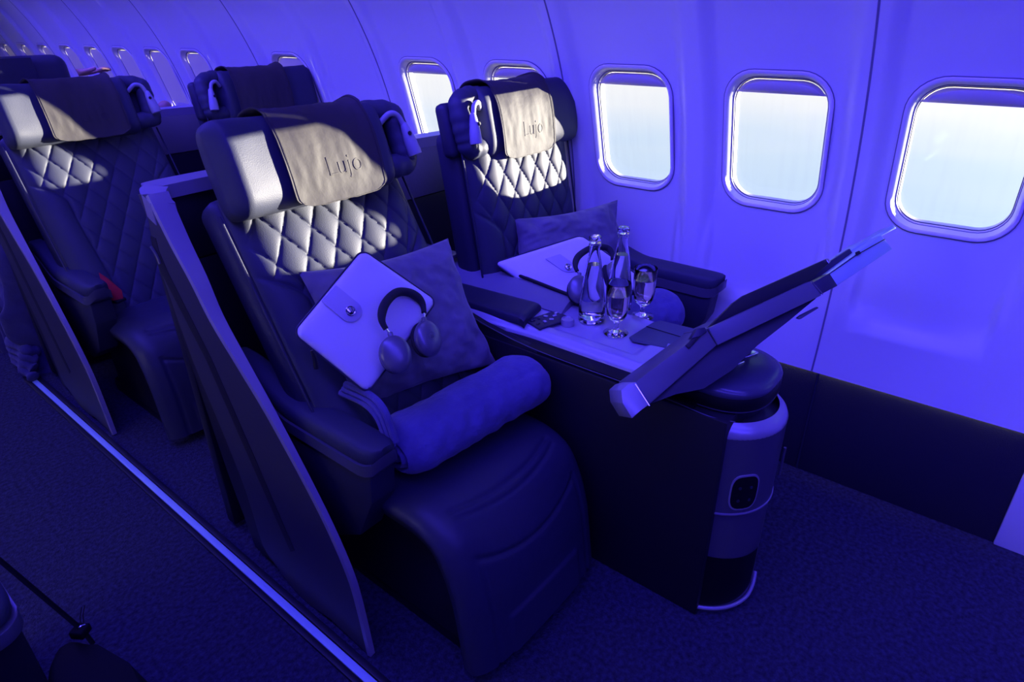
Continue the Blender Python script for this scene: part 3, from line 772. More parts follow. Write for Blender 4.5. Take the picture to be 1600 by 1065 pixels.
    Cm = T(1.432, 1.040, .694) @ R(-.25, 'Z')
    bm = bmesh.new(); rbox(bm, (.125, .075, .006), Cm, .0028, 3); cp = obj('control_panel', bm, M['darkblue'], t)
    for i, (x, y) in enumerate(((-.045, .018), (-.045, -.008), (-.02, .020), (-.02, -.010), (.006, .018), (.006, -.010), (.030, .004), (.046, .016))):
        bm = bmesh.new(); rbox(bm, (.014, .009, .004), Cm @ T(x, y, .0045) @ R(.5*i, 'Z'), .0018, 2); obj('button', bm, M['console'] if i > 2 else M['darkblue'], cp)
    kn = at(887, 502, 2, .695)
    bm = bmesh.new(); lathe(bm, [(.020, -.006), (.0205, .010), (.019, .0145), (.015, .0155), (.0135, .013), (.001, .013)], T(kn.x, kn.y, .690), 32); obj('round_knob', bm, M['rim'], t)
    hp = [at(a, b, 2, .690) for a, b in ((983, 527), (1020, 504), (1032, 501), (1090, 515), (1112, 524), (1090, 552), (1062, 548), (988, 533))]
    bm = bmesh.new(); prism(bm, [Vector((p.x, p.y, .687)) for p in hp], (0, 0, .005), .0018); hc = obj('stowage_hatch', bm, M['hatch'], t, label='dark blue hatch panel')
    a, b = at(1010, 510, 2, .692), at(1066, 527, 2, .692)
    bm = bmesh.new(); tube(bm, [a, b], .0022, 6); obj('hatch_groove', bm, M['black'], hc)
    pb = at(1047, 542, 2, .692)
    bm = bmesh.new(); rbox(bm, (.028, .018, .005), T(pb.x, pb.y, .6935) @ R(.3, 'Z'), .002); obj('hatch_latch', bm, M['console'], hc)
    bm = bmesh.new(); box(bm, 1.33, 1.56, 1.52, 1.70, .76, .775, .004); obj('rear_shelf', bm, M['silver'], t)
    bm = bmesh.new(); box(bm, 1.34, 1.55, 1.60, 1.70, .70, .76, .004); obj('rear_block', bm, M['dark'], t)
    # hinge feet for the tables
    for x, y in ((1.46, .475), (1.53, .465)):
        bm = bmesh.new(); rbox(bm, (.05, .035, .008), T(x, y, .726) @ R(-.35, 'Z'), .003); f_ = obj('hinge_plate', bm, M['chrome'], t)
    return t
con1 = make_console('silver topped console carrying the bottles and glasses between the front row seats')
con2 = dup(con1, (0, PY, 0), 'console between the second row seats, mostly hidden', 'centre consoles')

# ================================================================== folding tray table (raised)
t = thing('folding_tray_table', 'grey folding tray table raised at a slant above the console cap', 'tray table', (1.50, .46, .725))
A_ = at(985, 620, 0, 1.13); B_ = at(1280, 450, 0, 1.62)
u_ = (B_-A_).normalized()
vmid = ((A_+B_)/2-CAM).normalized(); nrm_ = (vmid-u_*vmid.dot(u_)).normalized()
def onp(px, py, d=0):       # point of the plane through the near edge of the table, d metres behind it
    r = RW @ Vector((px-800, py-532.5, F)); tt = ((A_-CAM).dot(nrm_))/r.dot(nrm_)
    return CAM+r*tt+nrm_*d
vv = (nrm_*1.0+Vector((0, 0, .22))).normalized()
def plate(name, px, depth, m_, d=0, bev=.002, par=None, label=None):
    bm = bmesh.new(); prism(bm, [onp(a, b, d) for a, b in px], vv*depth, bev); return obj(name, bm, m_, par or t, autos=25, label=label)
plate('lower_leaf', [(992, 597), (1104, 514), (1120, 539), (1012, 634)], .13, M['trayskin'])
plate('middle_leaf', [(1106, 513), (1266, 439), (1284, 461), (1122, 539)], .15, M['trayskin'], label='blue grey middle leaf')
plate('end_cap', [(971, 608), (982, 601), (1003, 637), (1018, 630), (1003, 638), (986, 654), (974, 634)], .10, M['silver'], label='pale end cap') if False else None
plate('end_cap', [(970, 610), (980, 601), (993, 597), (1013, 633), (1002, 640), (987, 654), (972, 630)], .10, M['console'], -.004, label='pale end cap')
plate('link_block', [(1271, 441), (1300, 424), (1313, 444), (1286, 458)], .12, M['darkblue'], .01)
plate('upper_leaf', [(1300, 424), (1385, 362), (1403, 384), (1314, 443)], .13, M['traysky'], .02, label='upper leaf tinted with a painted sky reflection')
plate('upper_leaf_edge', [(1345, 380), (1420, 336), (1426, 341), (1385, 362), (1352, 388)], .05, M['traysky'], .06)
plate('side_arm', [(1266, 441), (1310, 400), (1347, 376), (1352, 384), (1300, 424)], .012, M['darkblue'], .05)
plate('cover_panel', [(1106, 513), (1150, 470), (1165, 459), (1296, 401), (1302, 407), (1266, 439)], .010, M['dark'], .015, label='thin dark cover panel')
plate('cover_tip', [(1294, 402), (1298, 401), (1302, 406), (1299, 410)], .012, M['chrome'], .010)
plate('keel', [(1012, 634), (1120, 539), (1284, 461), (1240, 497), (1190, 536), (1150, 575), (1105, 606), (1060, 612)], .06, M['darkblue'], .02, label='dark tapering underside')
bm = bmesh.new(); tube(bm, [onp(1302, 424, .018), onp(1345, 394, .018), onp(1390, 369, .018)], .0012, 5); obj('leaf_groove', bm, M['dark'], t)
plate('leaf_stud', [(1342, 391), (1348, 388), (1351, 393), (1345, 396)], .006, M['dark'], .012)
plate('cover_stud', [(1187, 474), (1194, 470), (1197, 474), (1190, 478)], .006, M['dark'], .008)
plate('lower_catch', [(1256, 491), (1262, 486), (1288, 473), (1291, 475), (1262, 493)], .01, M['silver'], .03)
plate('pivot_slot', [(1070, 540), (1094, 518), (1098, 522), (1076, 546)], .004, M['dark'], -.004)
plate('pivot_knob', [(1078, 531), (1088, 514), (1100, 512), (1104, 519), (1092, 526)], .02, M['darkblue'], -.006)
bm = bmesh.new(); tube(bm, [onp(992, 600, -.003), onp(1014, 634, -.003)], .0015, 5); obj('edge_line', bm, M['chrome'], t)
bm = bmesh.new(); tube(bm, [onp(1106, 513, -.002), onp(1121, 539, -.002)], .0018, 5); obj('edge_line', bm, M['silver'], t)
bm = bmesh.new(); tube(bm, [onp(1267, 439, -.002), onp(1285, 460, -.002)], .0014, 5); obj('edge_line', bm, M['chrome'], t)
for x, y, px in ((1.46, .475, (1140, 565)), (1.53, .465, (1178, 540))):
    top = onp(px[0], px[1], .05)
    bm = bmesh.new(); tube(bm, [(x, y, .728), (x+.003, y, .75), top.lerp(Vector((x, y, top.z)), .3)], .011, 10); obj('hinge_post', bm, M['silver'], t)

# ================================================================== soft goods
def pillow(name, label, corners, thick, m_, seed, group=None):
    """corners: four Vectors (bl, br, tr, tl)"""
    bl, br, tr, tl = corners; nrm = (br-bl).cross(tl-bl).normalized()
    if nrm.y > 0: nrm = -nrm
    n = 56; bm = bmesh.new()
    def P_(u, v, s):
        p = bl*(1-u)*(1-v)+br*u*(1-v)+tr*u*v+tl*(1-u)*v
        pinch = .045*(math.sin(PI*u)*(1 if 1 else 0))
        cen = (bl+br+tr+tl)/4
        eu, ev = abs(2*u-1), abs(2*v-1)
        p = p+(cen-p)*(.10*(1-eu**2)*ev**4+.10*(1-ev**2)*eu**4)       # edges draw in between the corners
        h = ((1-eu**2.6)*(1-ev**2.6))**.5
        w_ = .012*noise.noise(Vector((u*5+seed, v*4, s)))+.009*noise.noise(Vector((u*9+v*7+seed, (v-u)*3, s)))+.005*noise.noise(Vector((u*21+seed, v*17, s)))
        corner = max(0, eu+ev-1.2)
        w_ += .010*corner*math.sin(25*(u-v)+seed)
        return p+nrm*s*(thick/2*h+w_*min(1, h*3))
    shellgrid(bm, lambda u, v: P_(u, v, 1), lambda u, v: P_(u, v, -1), n, n)
    bmesh.ops.remove_doubles(bm, verts=bm.verts[:], dist=.0005)
    o = obj(name, bm, m_, autos=80); tag(o, label, 'pillow', group); return o
p1 = pillow('pillow', 'grey velvet pillow behind the white pouch on the nearest seat', (Vector((.80, 1.22, .60)), Vector((1.285, 1.12, .575)), at(700, 372, 1, 1.30), at(466, 425, 1, 1.36)), .14, M['pillow'], 1.0, 'grey velvet pillows')
p2 = pillow('pillow', 'grey velvet pillow leaning in the window seat behind the bottles', (Vector((1.60, 1.31, .62)), Vector((2.06, 1.12, .60)), at(965, 312, 1, 1.22), at(803, 342, 1, 1.385)), .11, M['pillow'], 5.0, 'grey velvet pillows')

def blanket_roll(name, label, a, b, rad, seed):
    ax = (b-a); Lg = ax.length; ax.normalize(); upv = Vector((0, 0, 1)); sd_ = ax.cross(upv).normalized(); upv = sd_.cross(ax)
    bm = bmesh.new(); n = 60; m_ = 64; rings = []
    for i in range(n+1):
        f_ = i/n; e = min(f_, 1-f_)*Lg
        k = 1-.30*(max(0, 1-e/.05))**2.2
        ring = []
        for j in range(m_):
            an = 2*PI*j/m_
            r_ = rad*k*(1+.05*noise.noise(Vector((f_*5+seed, math.cos(an)*1.3, math.sin(an)*1.3)))+.025*noise.noise(Vector((f_*16+seed, math.cos(an)*4, math.sin(an)*4))))
            for c in (1.0, 2.15, 3.3, 4.9): r_ -= .0045*math.exp(-((an-c-.10*math.sin(f_*3+c))/.045)**2)
            r_ += .0028*math.sin(f_*Lg*90+3*math.sin(an*2+seed))*max(0, noise.noise(Vector((f_*4, an, seed)))+.25)
            hz = .80 if math.sin(an) < 0 else .92
            ring.append(bm.verts.new(a+ax*(f_*Lg)+sd_*(math.cos(an)*r_*1.18)+upv*(math.sin(an)*r_*hz)))
        rings.append(ring)
    for p, q_ in zip(rings, rings[1:]):
        for j in range(m_): bm.faces.new((p[j], p[(j+1) % m_], q_[(j+1) % m_], q_[j]))
    # spiral folds at each end
    for rg, sgn in ((rings[0], -1), (rings[-1], 1)):
        cen = sum((v.co for v in rg), Vector())/m_; prev = rg
        for k_ in range(1, 7):
            f_ = 1-k_/7; dpt = (-.012 if k_ % 2 else .006)
            cur = [bm.verts.new(cen+(v.co-cen)*f_+ax*sgn*dpt) for v in rg]
            for j in range(m_): bm.faces.new((prev[j], cur[j], cur[(j+1) % m_], prev[(j+1) % m_]))
            prev = cur
        bm.faces.new(prev)
    o = obj(name, bm, M['blanket'], autos=70); tag(o, label, 'blanket', 'blue blankets'); return o
blanket_roll('rolled_blanket', 'blue rolled blanket lying across the nearest seat below the headphones', Vector((.795, 1.045, .565)), Vector((1.29, .985, .585)), .082, 2)
blanket_roll('rolled_blanket', 'blue rolled blanket at the window seat, its end beside the glasses', Vector((1.70, 1.02, .56)), Vector((2.00, .90, .575)), .085, 8)
# loose folds of the nearest blanket
bm = bmesh.new()
for k_, off in enumerate(((0, 0, 0), (.0, .012, -.018), (0, .026, -.034))):
    pts = spline([at(540, 600, 1, 1.18), at(575, 615, 1, 1.10), at(600, 640, 1, 1.03), at(618, 690, 1, 1.0)], 6)
    tube(bm, [p+Vector(off) for p in pts], .009, 8)
o = obj('blanket_folds', bm, M['blanket'], bpy.data.objects['rolled_blanket'])
o.matrix_parent_inverse = Matrix()

def pouch(label, c_top, c_left, c_bot, c_right, thick, tabpos, group='white leather pouches'):
    """slim laptop style pouch: four corners"""
    t = thing('amenity_pouch', label, 'pouch', (c_top+c_left+c_bot+c_right)/4, group)
    X = (c_right-c_top); Y = (c_left-c_top); w_ = (X.length+(c_bot-c_left).length)/2; h_ = (Y.length+(c_bot-c_right).length)/2
    n = X.cross(Y).normalized()
    if n.dot(CAM-c_top) < 0: n = -n
    def P_(a, b, d): # a,b in metres from centre
        u, v = a/w_+.5, b/h_+.5
        p = c_top*(1-u)*(1-v)+c_right*u*(1-v)+c_bot*u*v+c_left*(1-u)*v
        return p+n*d
    bm = bmesh.new(); r = .022
    def surf(sgn):
        def f_(u, v):
            a, b = (u-.5)*w_, (v-.5)*h_
            # squircle edges
            qx, qy = max(0, abs(a)-(w_/2-r)), max(0, abs(b)-(h_/2-r)); d_ = math.hypot(qx, qy)
            if d_ > r: s_ = r/d_; a = math.copysign(w_/2-r+qx*s_, a); b = math.copysign(h_/2-r+qy*s_, b); d_ = r
            e = (r-d_)/r if d_ > 0 else 1
            hgt = thick/2*math.sqrt(max(0, 1-(1-min(1, e))**2))
            bul = .006*math.cos(PI*a/w_)*math.cos(PI*b/h_)+.003*noise.noise(Vector((a*9, b*9, 2)))
            return P_(a, b, sgn*(hgt+bul*(1 if e >= 1 else e)))
        return f_
    shellgrid(bm, surf(1), surf(-1), 60, 60); bmesh.ops.remove_doubles(bm, verts=bm.verts[:], dist=.0003)
    obj('body', bm, M['pouch'], t, autos=80)
    # zip line
    bm = bmesh.new()
    zp = [P_(a*w_/2*.0+x, y, .0) for a, (x, y) in [(0, q_) for q_ in rrect(w_/2+.001, h_/2+.001, r, 6)]]
    tube(bm, zp, .0025, 6, closed=True); obj('zip', bm, M['darkblue'], t)
    # tab with round stud
    ta, tb, ang = tabpos; bm = bmesh.new()
    pr = []
    for x, y in [(-.045, -.028), (.02, -.028)]+[(.02+.028*math.sin(q_), -.028*math.cos(q_)) for q_ in [PI*i/10 for i in range(1, 10)]]+[(.02, .028), (-.045, .028)]:
        ca, sa = math.cos(ang), math.sin(ang); pr.append((ta+x*ca-y*sa, tb+x*sa+y*ca))
    base = thick/2+.0062
    prism(bm, [P_(a, b, base) for a, b in pr], n*.0028, .0008); tb_ = obj('closing_tab', bm, M['tab'], t, label='lilac grey tab')
    ca, sa = math.cos(ang), math.sin(ang)
    cc = P_(ta+.02*ca, tb+.02*sa, base+.0028)
    Q = n.to_track_quat('Z', 'Y').to_matrix().to_4x4()
    bm = bmesh.new(); lathe(bm, [(.0125, -.001), (.0125, .003), (.011, .0045), (.009, .0035), (.007, .0045), (.001, .005)], T(*cc) @ Q, 24); obj('stud', bm, M['chrome'], tb_)
    bm = bmesh.new(); e_ = P_(-w_/2-.006, h_/2-.01, 0)
    return t, P_, n, w_, h_
pt, PP, pn, pw, ph = pouch('white leather pouch tilted against the pillow on the nearest seat', at(566, 390, 1, 1.235), at(458, 520, 1, 1.225), at(574, 614, 1, 1.10), at(682, 470, 1, 1.12), .022, (-.065, .015, .05))
bm = bmesh.new(); q_ = at(487, 547, 1, 1.15); tube(bm, [q_, q_+Vector((.002, -.004, -.02)), q_+Vector((.002, -.004, -.045))], [.004, .006, .007], 8); obj('zip_pull', bm, M['dark'], pt)
pouch('white leather pouch lying at the window seat, partly behind the console', at(908, 368, 1, 1.20), at(772, 411, 1, 1.352), Vector((1.665, 1.12, .60)), Vector((1.96, .98, .66)), .022, (-.055, .0, .0))

# ================================================================== headphones
def headphones(label, cA, cB, apex, nA, nB, group, writing=False):
    t = thing('headphones', label, 'headphones', (cA+cB)/2, group)
    mid = (cA+cB)/2
    def cup(c, n, name_l, txt=False):
        Q = n.to_track_quat('Z', 'Y').to_matrix().to_4x4(); 
        Mx = T(*c) @ Q
        # oval cup stretched along the direction to the apex
        upv = (apex-mid); upv = (upv-n*upv.dot(n)).normalized(); xx = upv.cross(n).normalized()
        Mx = Matrix((( xx.x, upv.x, n.x, c.x), (xx.y, upv.y, n.y, c.y), (xx.z, upv.z, n.z, c.z), (0, 0, 0, 1)))
        bm = bmesh.new(); lathe(bm, [(.012, -.012), (.034, -.010), (.0375, -.002), (.0375, .006), (.034, .013), (.026, .018), (.013, .0205), (.002, .021)], Mx @ Matrix.Diagonal((.98, 1.22, 1, 1)), 40); cp = obj('ear_cup', bm, M['phone'], t, autos=60)
        bm = bmesh.new(); rr_ = [(.026*math.cos(2*PI*i/32), .035*math.sin(2*PI*i/32), -.017) for i in range(32)]
        tube(bm, [Mx @ Vector(p) for p in rr_], .0105, 10, closed=True); obj('ear_cushion', bm, M['cush'], cp)
        bm = bmesh.new(); lathe(bm, [(.024, -.018), (.024, -.013)], Mx @ Matrix.Diagonal((1, 1.3, 1, 1)), 24); obj('ear_mesh', bm, M['dark'], cp)
        bm = bmesh.new(); rbox(bm, (.012, .022, .010), Mx @ T(0, .044, .002), .003); obj('arm_joint', bm, M['phone'], cp)
        if txt:
            bm = text_mesh('20', .012, .0003, Mx @ T(0, -.001, .0215) , 0); 
            obj('logo', bm, M['silver'], cp)
            bm = bmesh.new(); tube(bm, [Mx @ Vector((.0095*math.cos(2*PI*i/24), .004+.0095*math.sin(2*PI*i/24), .0205)) for i in range(24)], .0005, 5, closed=True); obj('logo_ring', bm, M['silver'], cp)
        return c+upv*.046+n*.002
    a = cup(cA, nA, 'l'); b = cup(cB, nB, 'r', writing)
    side_ = (b-a).normalized(); upm = (apex-(a+b)/2)
    pts = spline([a, a+upm*.45-side_*.012, a+upm*.82+side_*.012, apex, b+upm*.82-side_*.012, b+upm*.45+side_*.012, b], 8)
    n_ = len(pts)
    bm = bmesh.new(); tube(bm, pts[:n_//4+1], .0032, 8); obj('slider', bm, M['chrome'], t); bm = bmesh.new(); tube(bm, pts[-(n_//4+1):], .0032, 8); obj('slider', bm, M['chrome'], t)
    bm = bmesh.new(); k0 = n_//10; seg_ = pts[k0:-k0]; rad = [.0065+.0045*sm(0, 1, min(i, len(seg_)-1-i)/(len(seg_)*.22)) for i in range(len(seg_))]
    tube(bm, seg_, rad, 12); obj('headband', bm, M['cush'], t, autos=70)
    return t
nA = (Vector((.10, -.55, .75))+(CAM-Vector((.9, 1.0, .8)))*.35).normalized()
headphones('black headphones leaning on the white pouch above the rolled blanket', at(618, 554, 1, 1.050), at(668, 529, 1, 1.065), at(620, 457, 1, 1.135), Vector((-.45, -.75, .5)).normalized(), Vector((-.05, -.85, .45)).normalized(), 'over ear headphones', True)
headphones('black headphones on the window seat, seen through the bottles', at(905, 452, 1, 1.03), at(958, 430, 1, 1.0), at(925, 387, 1, 1.10), Vector((-.5, -.6, .6)).normalized(), Vector((.4, -.8, .4)).normalized(), 'over ear headphones')

# ================================================================== bottles and glasses
ZC = .6848
def bottle(label, x, y):
    t = thing('glass_bottle', label, 'bottle', (x, y, ZC), 'clear water bottles'); Mx = T(x, y, ZC) @ Matrix.Diagonal((1.26, 1.26, 1.04, 1))
    o_ = [(.020, .0), (.030, .001), (.0325, .006), (.0325, .03), (.031, .06), (.027, .10), (.022, .145), (.0165, .185), (.0125, .21), (.0118, .228), (.0145, .230), (.0145, .235), (.012, .237), (.0125, .252), (.0125, .253)]
    i_ = [(r-.0022, z) for r, z in o_[::-1] if z > .008]
    prof = o_+[(o_[-1][0]-.001, .2535)]+i_+[(.018, .008), (.0001, .010)]
    bm = bmesh.new(); lathe(bm, [(.0001, .004)]+prof, Mx, 40, cap=False); bmesh.ops.remove_doubles(bm, verts=bm.verts[:], dist=.00015); obj('glass_body', bm, M['glass'], t, autos=50)
    bm = bmesh.new(); wp_ = [(.0001, .0105), (.0175, .0088), (.0295, .0105), (.0300, .03), (.0285, .06), (.0245, .10), (.0195, .145), (.0150, .175), (.0148, .176), (.0001, .176)]
    lathe(bm, wp_, Mx, 32, cap=False); bmesh.ops.remove_doubles(bm, verts=bm.verts[:], dist=.0002); obj('water', bm, M['water'], t)
    bm = bmesh.new(); lathe(bm, [(.0128, .240), (.0142, .2405), (.0142, .2555), (.013, .2575), (.001, .258)], Mx, 32); obj('screw_ring', bm, M['glass'], t)
    bm = bmesh.new()
    for k_ in range(3):
        rings = [[bm.verts.new(Mx @ Vector(((.0262-.0001*z_)*math.cos(a), (.0262-.0001*z_)*math.sin(a), .112+z_*.0025-k_*.006))) for a in [math.radians(-45+3*q) for q in range(9-k_*2)]] for z_ in (0, 1)]
        for i in range(len(rings[0])-1): bm.faces.new((rings[0][i], rings[0][i+1], rings[1][i+1], rings[1][i]))
    obj('print', bm, M['label'], t, label='faint red print')
    return t
def goblet(label, x, y):
    t = thing('stemmed_glass', label, 'glass', (x, y, ZC), 'stemmed glasses'); Mx = T(x, y, ZC) @ Matrix.Diagonal((1.30, 1.30, 1.34, 1))
    prof = [(.0001, 0), (.027, 0), (.028, .0015), (.018, .005), (.007, .010), (.0052, .018), (.0065, .026), (.011, .031), (.018, .036), (.0225, .045), (.0255, .065), (.0268, .09), (.0272, .118), (.0265, .1195), (.0255, .118), (.0248, .09), (.0235, .065), (.020, .047), (.014, .040), (.0001, .038)]
    bm = bmesh.new(); lathe(bm, prof, Mx, 40, cap=False); bmesh.ops.remove_doubles(bm, verts=bm.verts[:], dist=.0002); obj('bowl_and_stem', bm, M['glass'], t, autos=50)
    bm = bmesh.new(); lathe(bm, [(.0001, .0385), (.0135, .0405), (.0195, .0475), (.0230, .065), (.0243, .090), (.0243, .0925), (.0001, .0925)], Mx, 32, cap=False); bmesh.ops.remove_doubles(bm, verts=bm.verts[:], dist=.0002); obj('drink', bm, M['wine'], t)
    return t
b1 = at(924, 500, 2, ZC); b2 = at(966, 482, 2, ZC); g1 = at(962, 520, 2, ZC); g2 = at(1003, 494, 2, ZC)
bottle('clear glass water bottle nearer the knob, left of the two', b1.x, b1.y)
bottle('clear glass water bottle standing farther back, behind the glasses', b2.x, b2.y)
goblet('stemmed glass of water in front of the bottles, nearest', g1.x, g1.y)
goblet('stemmed glass of water by the dark console hatch, on the right', g2.x, g2.y)

# ================================================================== third row passenger with a blanket (mostly hidden by the second row)
pp_ = thing('person', 'person reclining behind the second row, hand raised above the headrest', 'person', (1.62, 3.95, .45))
def skin_body(name, verts, edges, radii, m_, par, sub=2):
    me = bpy.data.meshes.new(name); me.from_pydata([tuple(v) for v in verts], edges, []); me.materials.append(m_)
    o = bpy.data.objects.new(name, me); C.objects.link(o)
    sk_ = o.modifiers.new('skin', 'SKIN'); 
    for i, r in enumerate(radii): me.skin_vertices[0].data[i].radius = (r, r) if not hasattr(r, '__len__') else r
    me.skin_vertices[0].data[0].use_root = True
    s_ = o.modifiers.new('sub', 'SUBSURF'); s_.levels = sub; s_.render_levels = sub
    if par: o.parent = par; o.matrix_parent_inverse = Matrix.Translation(-Vector(parent_world(par)))
    return o
me_dummy = bpy.data.meshes.new('d'); 
def ensure_skin(me):
    if not me.skin_vertices: pass
def skinned(name, verts, edges, radii, m_, par, sub=2):
    bmk = bmesh.new(); lay = bmk.verts.layers.skin.verify(); vs = [bmk.verts.new(v) for v in verts]
    for i, (v, r) in enumerate(zip(vs, radii)):
        v[lay].radius = (r, r) if not hasattr(r, '__len__') else r
        if i == 0: v[lay].use_root = True
    for a, b in edges: bmk.edges.new((vs[a], vs[b]))
    me = bpy.data.meshes.new(name); bmk.to_mesh(me); bmk.free()
    o = bpy.data.objects.new(name, me); C.objects.link(o)
    o.modifiers.new('skin', 'SKIN').use_smooth_shade = True; s_ = o.modifiers.new('sub', 'SUBSURF'); s_.levels = sub; s_.render_levels = sub
    dg = bpy.context.evaluated_depsgraph_get(); bpy.context.view_layer.update(); me2 = bpy.data.meshes.new_from_object(o.evaluated_get(bpy.context.evaluated_depsgraph_get()))
    bpy.data.objects.remove(o); bmk = bmesh.new(); bmk.from_mesh(me2); bpy.data.meshes.remove(me2)
    return obj(name, bmk, m_, par, autos=80)
elb = at(256, 158, 1, 3.95); hnd = at(124, 114, 1, 3.78); pv = Vector((1.60, 3.80, .52))
sh_r = Vector((1.36, 3.98, .90)); sh_l = Vector((1.70, 3.98, .90)); nk = Vector((1.50, 3.98, .94)); hd = Vector((1.47, 3.93, 1.07))
wri = hnd+Vector((-.02, .02, -.03)); elr = Vector((1.36, 3.86, 1.15))
V_ = [pv, (1.58, 3.88, .66), (1.54, 3.96, .82), nk, hd, sh_r, elr, wri, sh_l, elb+Vector((0, 0, -.02)), (1.70, 3.90, 1.10),
      (1.50, 3.56, .52), (1.50, 3.53, .10), (1.70, 3.56, .52), (1.70, 3.53, .10)]
E_ = [(0, 1), (1, 2), (2, 3), (3, 4), (2, 5), (5, 6), (6, 7), (2, 8), (8, 9), (9, 10), (0, 11), (11, 12), (0, 13), (13, 14)]
R_ = [.13, .12, .13, .055, .085, .06, .042, .028, .06, .042, .03, .07, .045, .07, .045]
body = skinned('body', V_, E_, R_, M['skin'], pp_)
sv = [pv, (1.58, 3.88, .66), (1.54, 3.96, .82), (1.51, 3.975, .90), sh_r, (1.34, 3.92, .98), sh_l, (1.74, 3.97, .98), (1.50, 3.56, .52), (1.50, 3.53, .13), (1.70, 3.56, .52), (1.70, 3.53, .13)]
skinned('clothing', sv, [(0, 1), (1, 2), (2, 3), (2, 4), (4, 5), (2, 6), (6, 7), (0, 8), (8, 9), (0, 10), (10, 11)], [.145, .135, .145, .10, .075, .06, .075, .06, .085, .058, .085, .058], M['cloth'], pp_)
bm = bmesh.new(); lathe(bm, [(.001, -.02), (.07, 0), (.092, .05), (.085, .095), (.05, .125), (.001, .135)], T(hd.x, hd.y+.012, hd.z-.01), 24); obj('hair', bm, M['hair'], pp_)
# hand: palm and five fingers resting along the headrest top, pointing right
fx = Vector((1, .1, .02)).normalized(); 
hv = [hnd, hnd+fx*.045, hnd+fx*.085]
hand_v = [hnd-fx*.02, hnd+fx*.05]; hand_e = [(0, 1)]; hand_r = [(.030, .016), (.040, .015)]
for i, (off, ln) in enumerate(((-.03, .060), (-.010, .075), (.010, .072), (.030, .058))):
    b0 = hnd+fx*.075+Vector((0, off, .004)); k_ = len(hand_v)
    hand_v += [b0, b0+fx*ln*.5+Vector((0, off*.2, .012-.006*i)), b0+fx*ln+Vector((0, off*.4, .004-.004*i))]; hand_e += [(1, k_), (k_, k_+1), (k_+1, k_+2)]; hand_r += [.010, .009, .008]
k_ = len(hand_v); hand_v += [hnd+Vector((.03, -.045, .012)), hnd+Vector((.06, -.06, .022))]; hand_e += [(0, k_), (k_, k_+1)]; hand_r += [.011, .009]
skinned('hand', hand_v, hand_e, hand_r, M['skin'], pp_)

# draped blanket hanging over the third row foot rest at the aisle
bm = bmesh.new()
def drape(u, v, off=0):
    # u along the cabin, v from the top (inside) over the edge to the floor
    y = 3.45+u*.62
    fold = .030*math.sin(u*19+3*v)+.020*math.sin(u*33-v*6)+.04*noise.noise(Vector((u*5, v*4, 0)))+.018*math.sin(v*22+4*u)*v+.012*noise.noise(Vector((u*16, v*14, 5)))
    if v < .35:
        x = 1.15-(v/.35)*.46; z = .86-.10*(v/.35)**2+.03*noise.noise(Vector((u*5, v*6, 3)))+.10*u
    else:
        q_ = (v-.35)/.65; x = .69-.05*math.sin(q_*PI)*.8+fold*(.4+q_)-.03*q_; z = (.76+.10*u)*(1-q_)+.012
        z += .02*math.sin(q_*30+u*8)*q_
    return Vector((x-.02*(1-abs(2*u-1)**8)+off, y+.03*math.sin(v*9), z+off*.3))
shellgrid(bm, lambda u, v: drape(u, v), lambda u, v: drape(u, v, .014), 60, 90)
for k_ in range(4):
    z_ = .025+.03*k_; pts = spline([(.585+.02*k_, 3.42+.03*k_, z_), (.575+.012*k_, 3.5, z_+.02), (.60, 3.72, z_+.01), (.66, 3.9, z_)], 8)
    tube(bm, pts, [.022+.006*math.sin(i) for i in range(len(pts))], 10)
tag(obj('draped_blanket', bm, M['blanket2'], autos=80), 'crumpled dark blue blanket hanging to the floor at the far left', 'blanket', 'blue blankets')

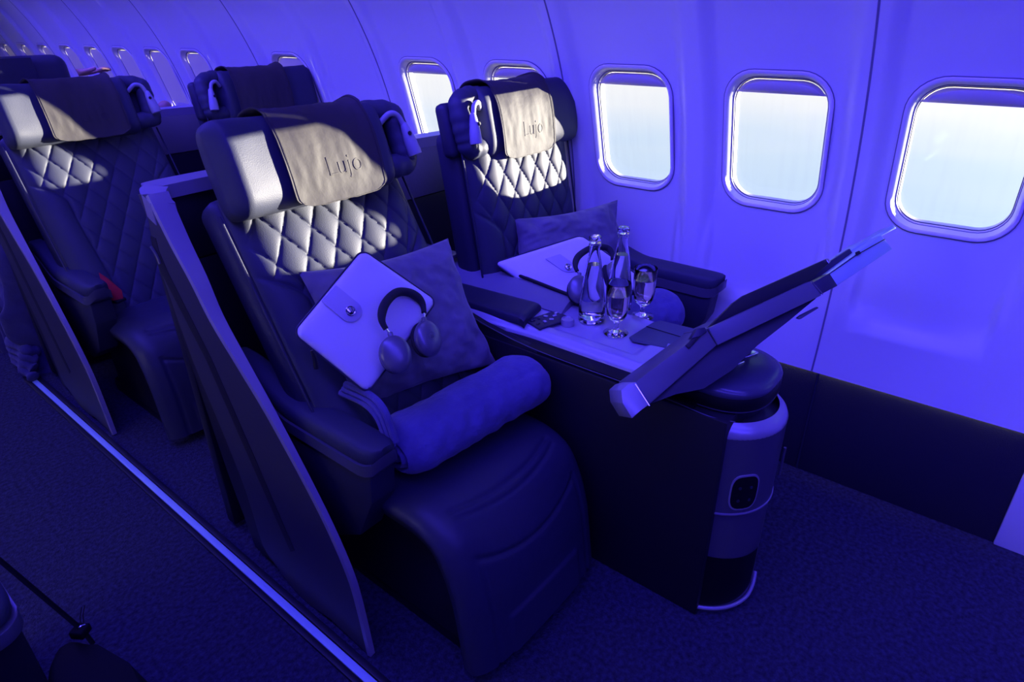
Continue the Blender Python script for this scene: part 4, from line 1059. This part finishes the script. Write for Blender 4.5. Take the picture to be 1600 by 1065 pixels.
# ================================================================== across the aisle: armrest of the opposite seat, bag
tip = at(22, 945, 2, .60)
ar = thing('aisle_armrest', 'armrest tip with pale trim at the lower left edge, across the aisle', 'armrest', (tip.x-.05, tip.y+.3, 0))
bm = bmesh.new(); rings = []
for i in range(31):
    f_ = i/30; k = math.sqrt(max(0, 1-(1-min(1, f_/.12))**2)); y = tip.y-.01+f_*.6; wd = .048*(.35+.65*k)
    rings.append([bm.verts.new((tip.x-.046+math.copysign(abs(math.cos(a))**.6, math.cos(a))*wd, y, .59+math.copysign(abs(math.sin(a))**.7, math.sin(a))*.03*(.45+.55*k))) for a in [2*PI*j/20 for j in range(20)]])
for a, b in zip(rings, rings[1:]):
    for j in range(20): bm.faces.new((a[j], a[(j+1) % 20], b[(j+1) % 20], b[j]))
bm.faces.new(rings[0][::-1]); bm.faces.new(rings[-1]); obj('arm_pad', bm, M['leather'], ar, autos=60)
bm = bmesh.new(); pts = [(tip.x-.046+.05*math.cos(a), tip.y+.035+.05*math.sin(a)) for a in [PI+PI*i/12 for i in range(13)]]
prism(bm, [Vector((x, y, .535)) for x, y in pts]+[Vector((tip.x+.004, tip.y+.6, .535)), Vector((tip.x-.096, tip.y+.6, .535))], (0, 0, .032), .003); obj('arm_trim', bm, M['silver'], ar)
bm = bmesh.new(); box(bm, tip.x-.085, tip.x-.005, tip.y+.03, tip.y+.6, 0, .533, .01); obj('arm_support', bm, M['dark'], ar)

# black bag with a taut strap
bg = thing('shoulder_bag', 'black shoulder bag with a thin strap on the aisle floor, lower left', 'bag', (.15, 1.2, 0))
bp = [at(a, b, 2, .36) for a, b in ((62, 1100), (70, 1035), (84, 1003), (110, 989), (150, 1001), (200, 1030), (232, 1056), (245, 1100))]
bm = bmesh.new(); prism(bm, [Vector((p.x, p.y, .01)) for p in bp], (0, 0, .34), .018, 3); obj('bag_body', bm, M['bagm'], bg)
bm = bmesh.new(); s0 = at(130, 985, 2, .37); s1 = at(0, 875, 2, .55); s2 = s1+(s1-s0)*.6
perp = Vector((.012, .010, 0))
tube(bm, [s0+Vector((.004, -.02, -.03)), s0, s0.lerp(s1, .5), s1, s2], .0075, 8, flat=.35); obj('strap', bm, M['bagm'], bg)
bm = bmesh.new(); tube(bm, [s0+Vector((.012*math.cos(a), .003, .012*math.sin(a))) for a in [2*PI*i/20 for i in range(20)]], .002, 6, closed=True); obj('strap_ring', bm, M['chrome'], bg)
bm = bmesh.new(); rbox(bm, (.03, .03, .02), T(s0.x-.004, s0.y+.004, s0.z) @ R(.6, 'Z'), .004); obj('strap_keeper', bm, M['bagm'], bg)
bm = bmesh.new()
for k_ in range(2): tube(bm, [s0+Vector((.006*k_, .012, .0)), s0+Vector((.008+.006*k_, .03, .012)), s0+Vector((.020+.006*k_, .055, .012))], .0012, 5)
obj('loose_cord', bm, M['bagm'], bg)
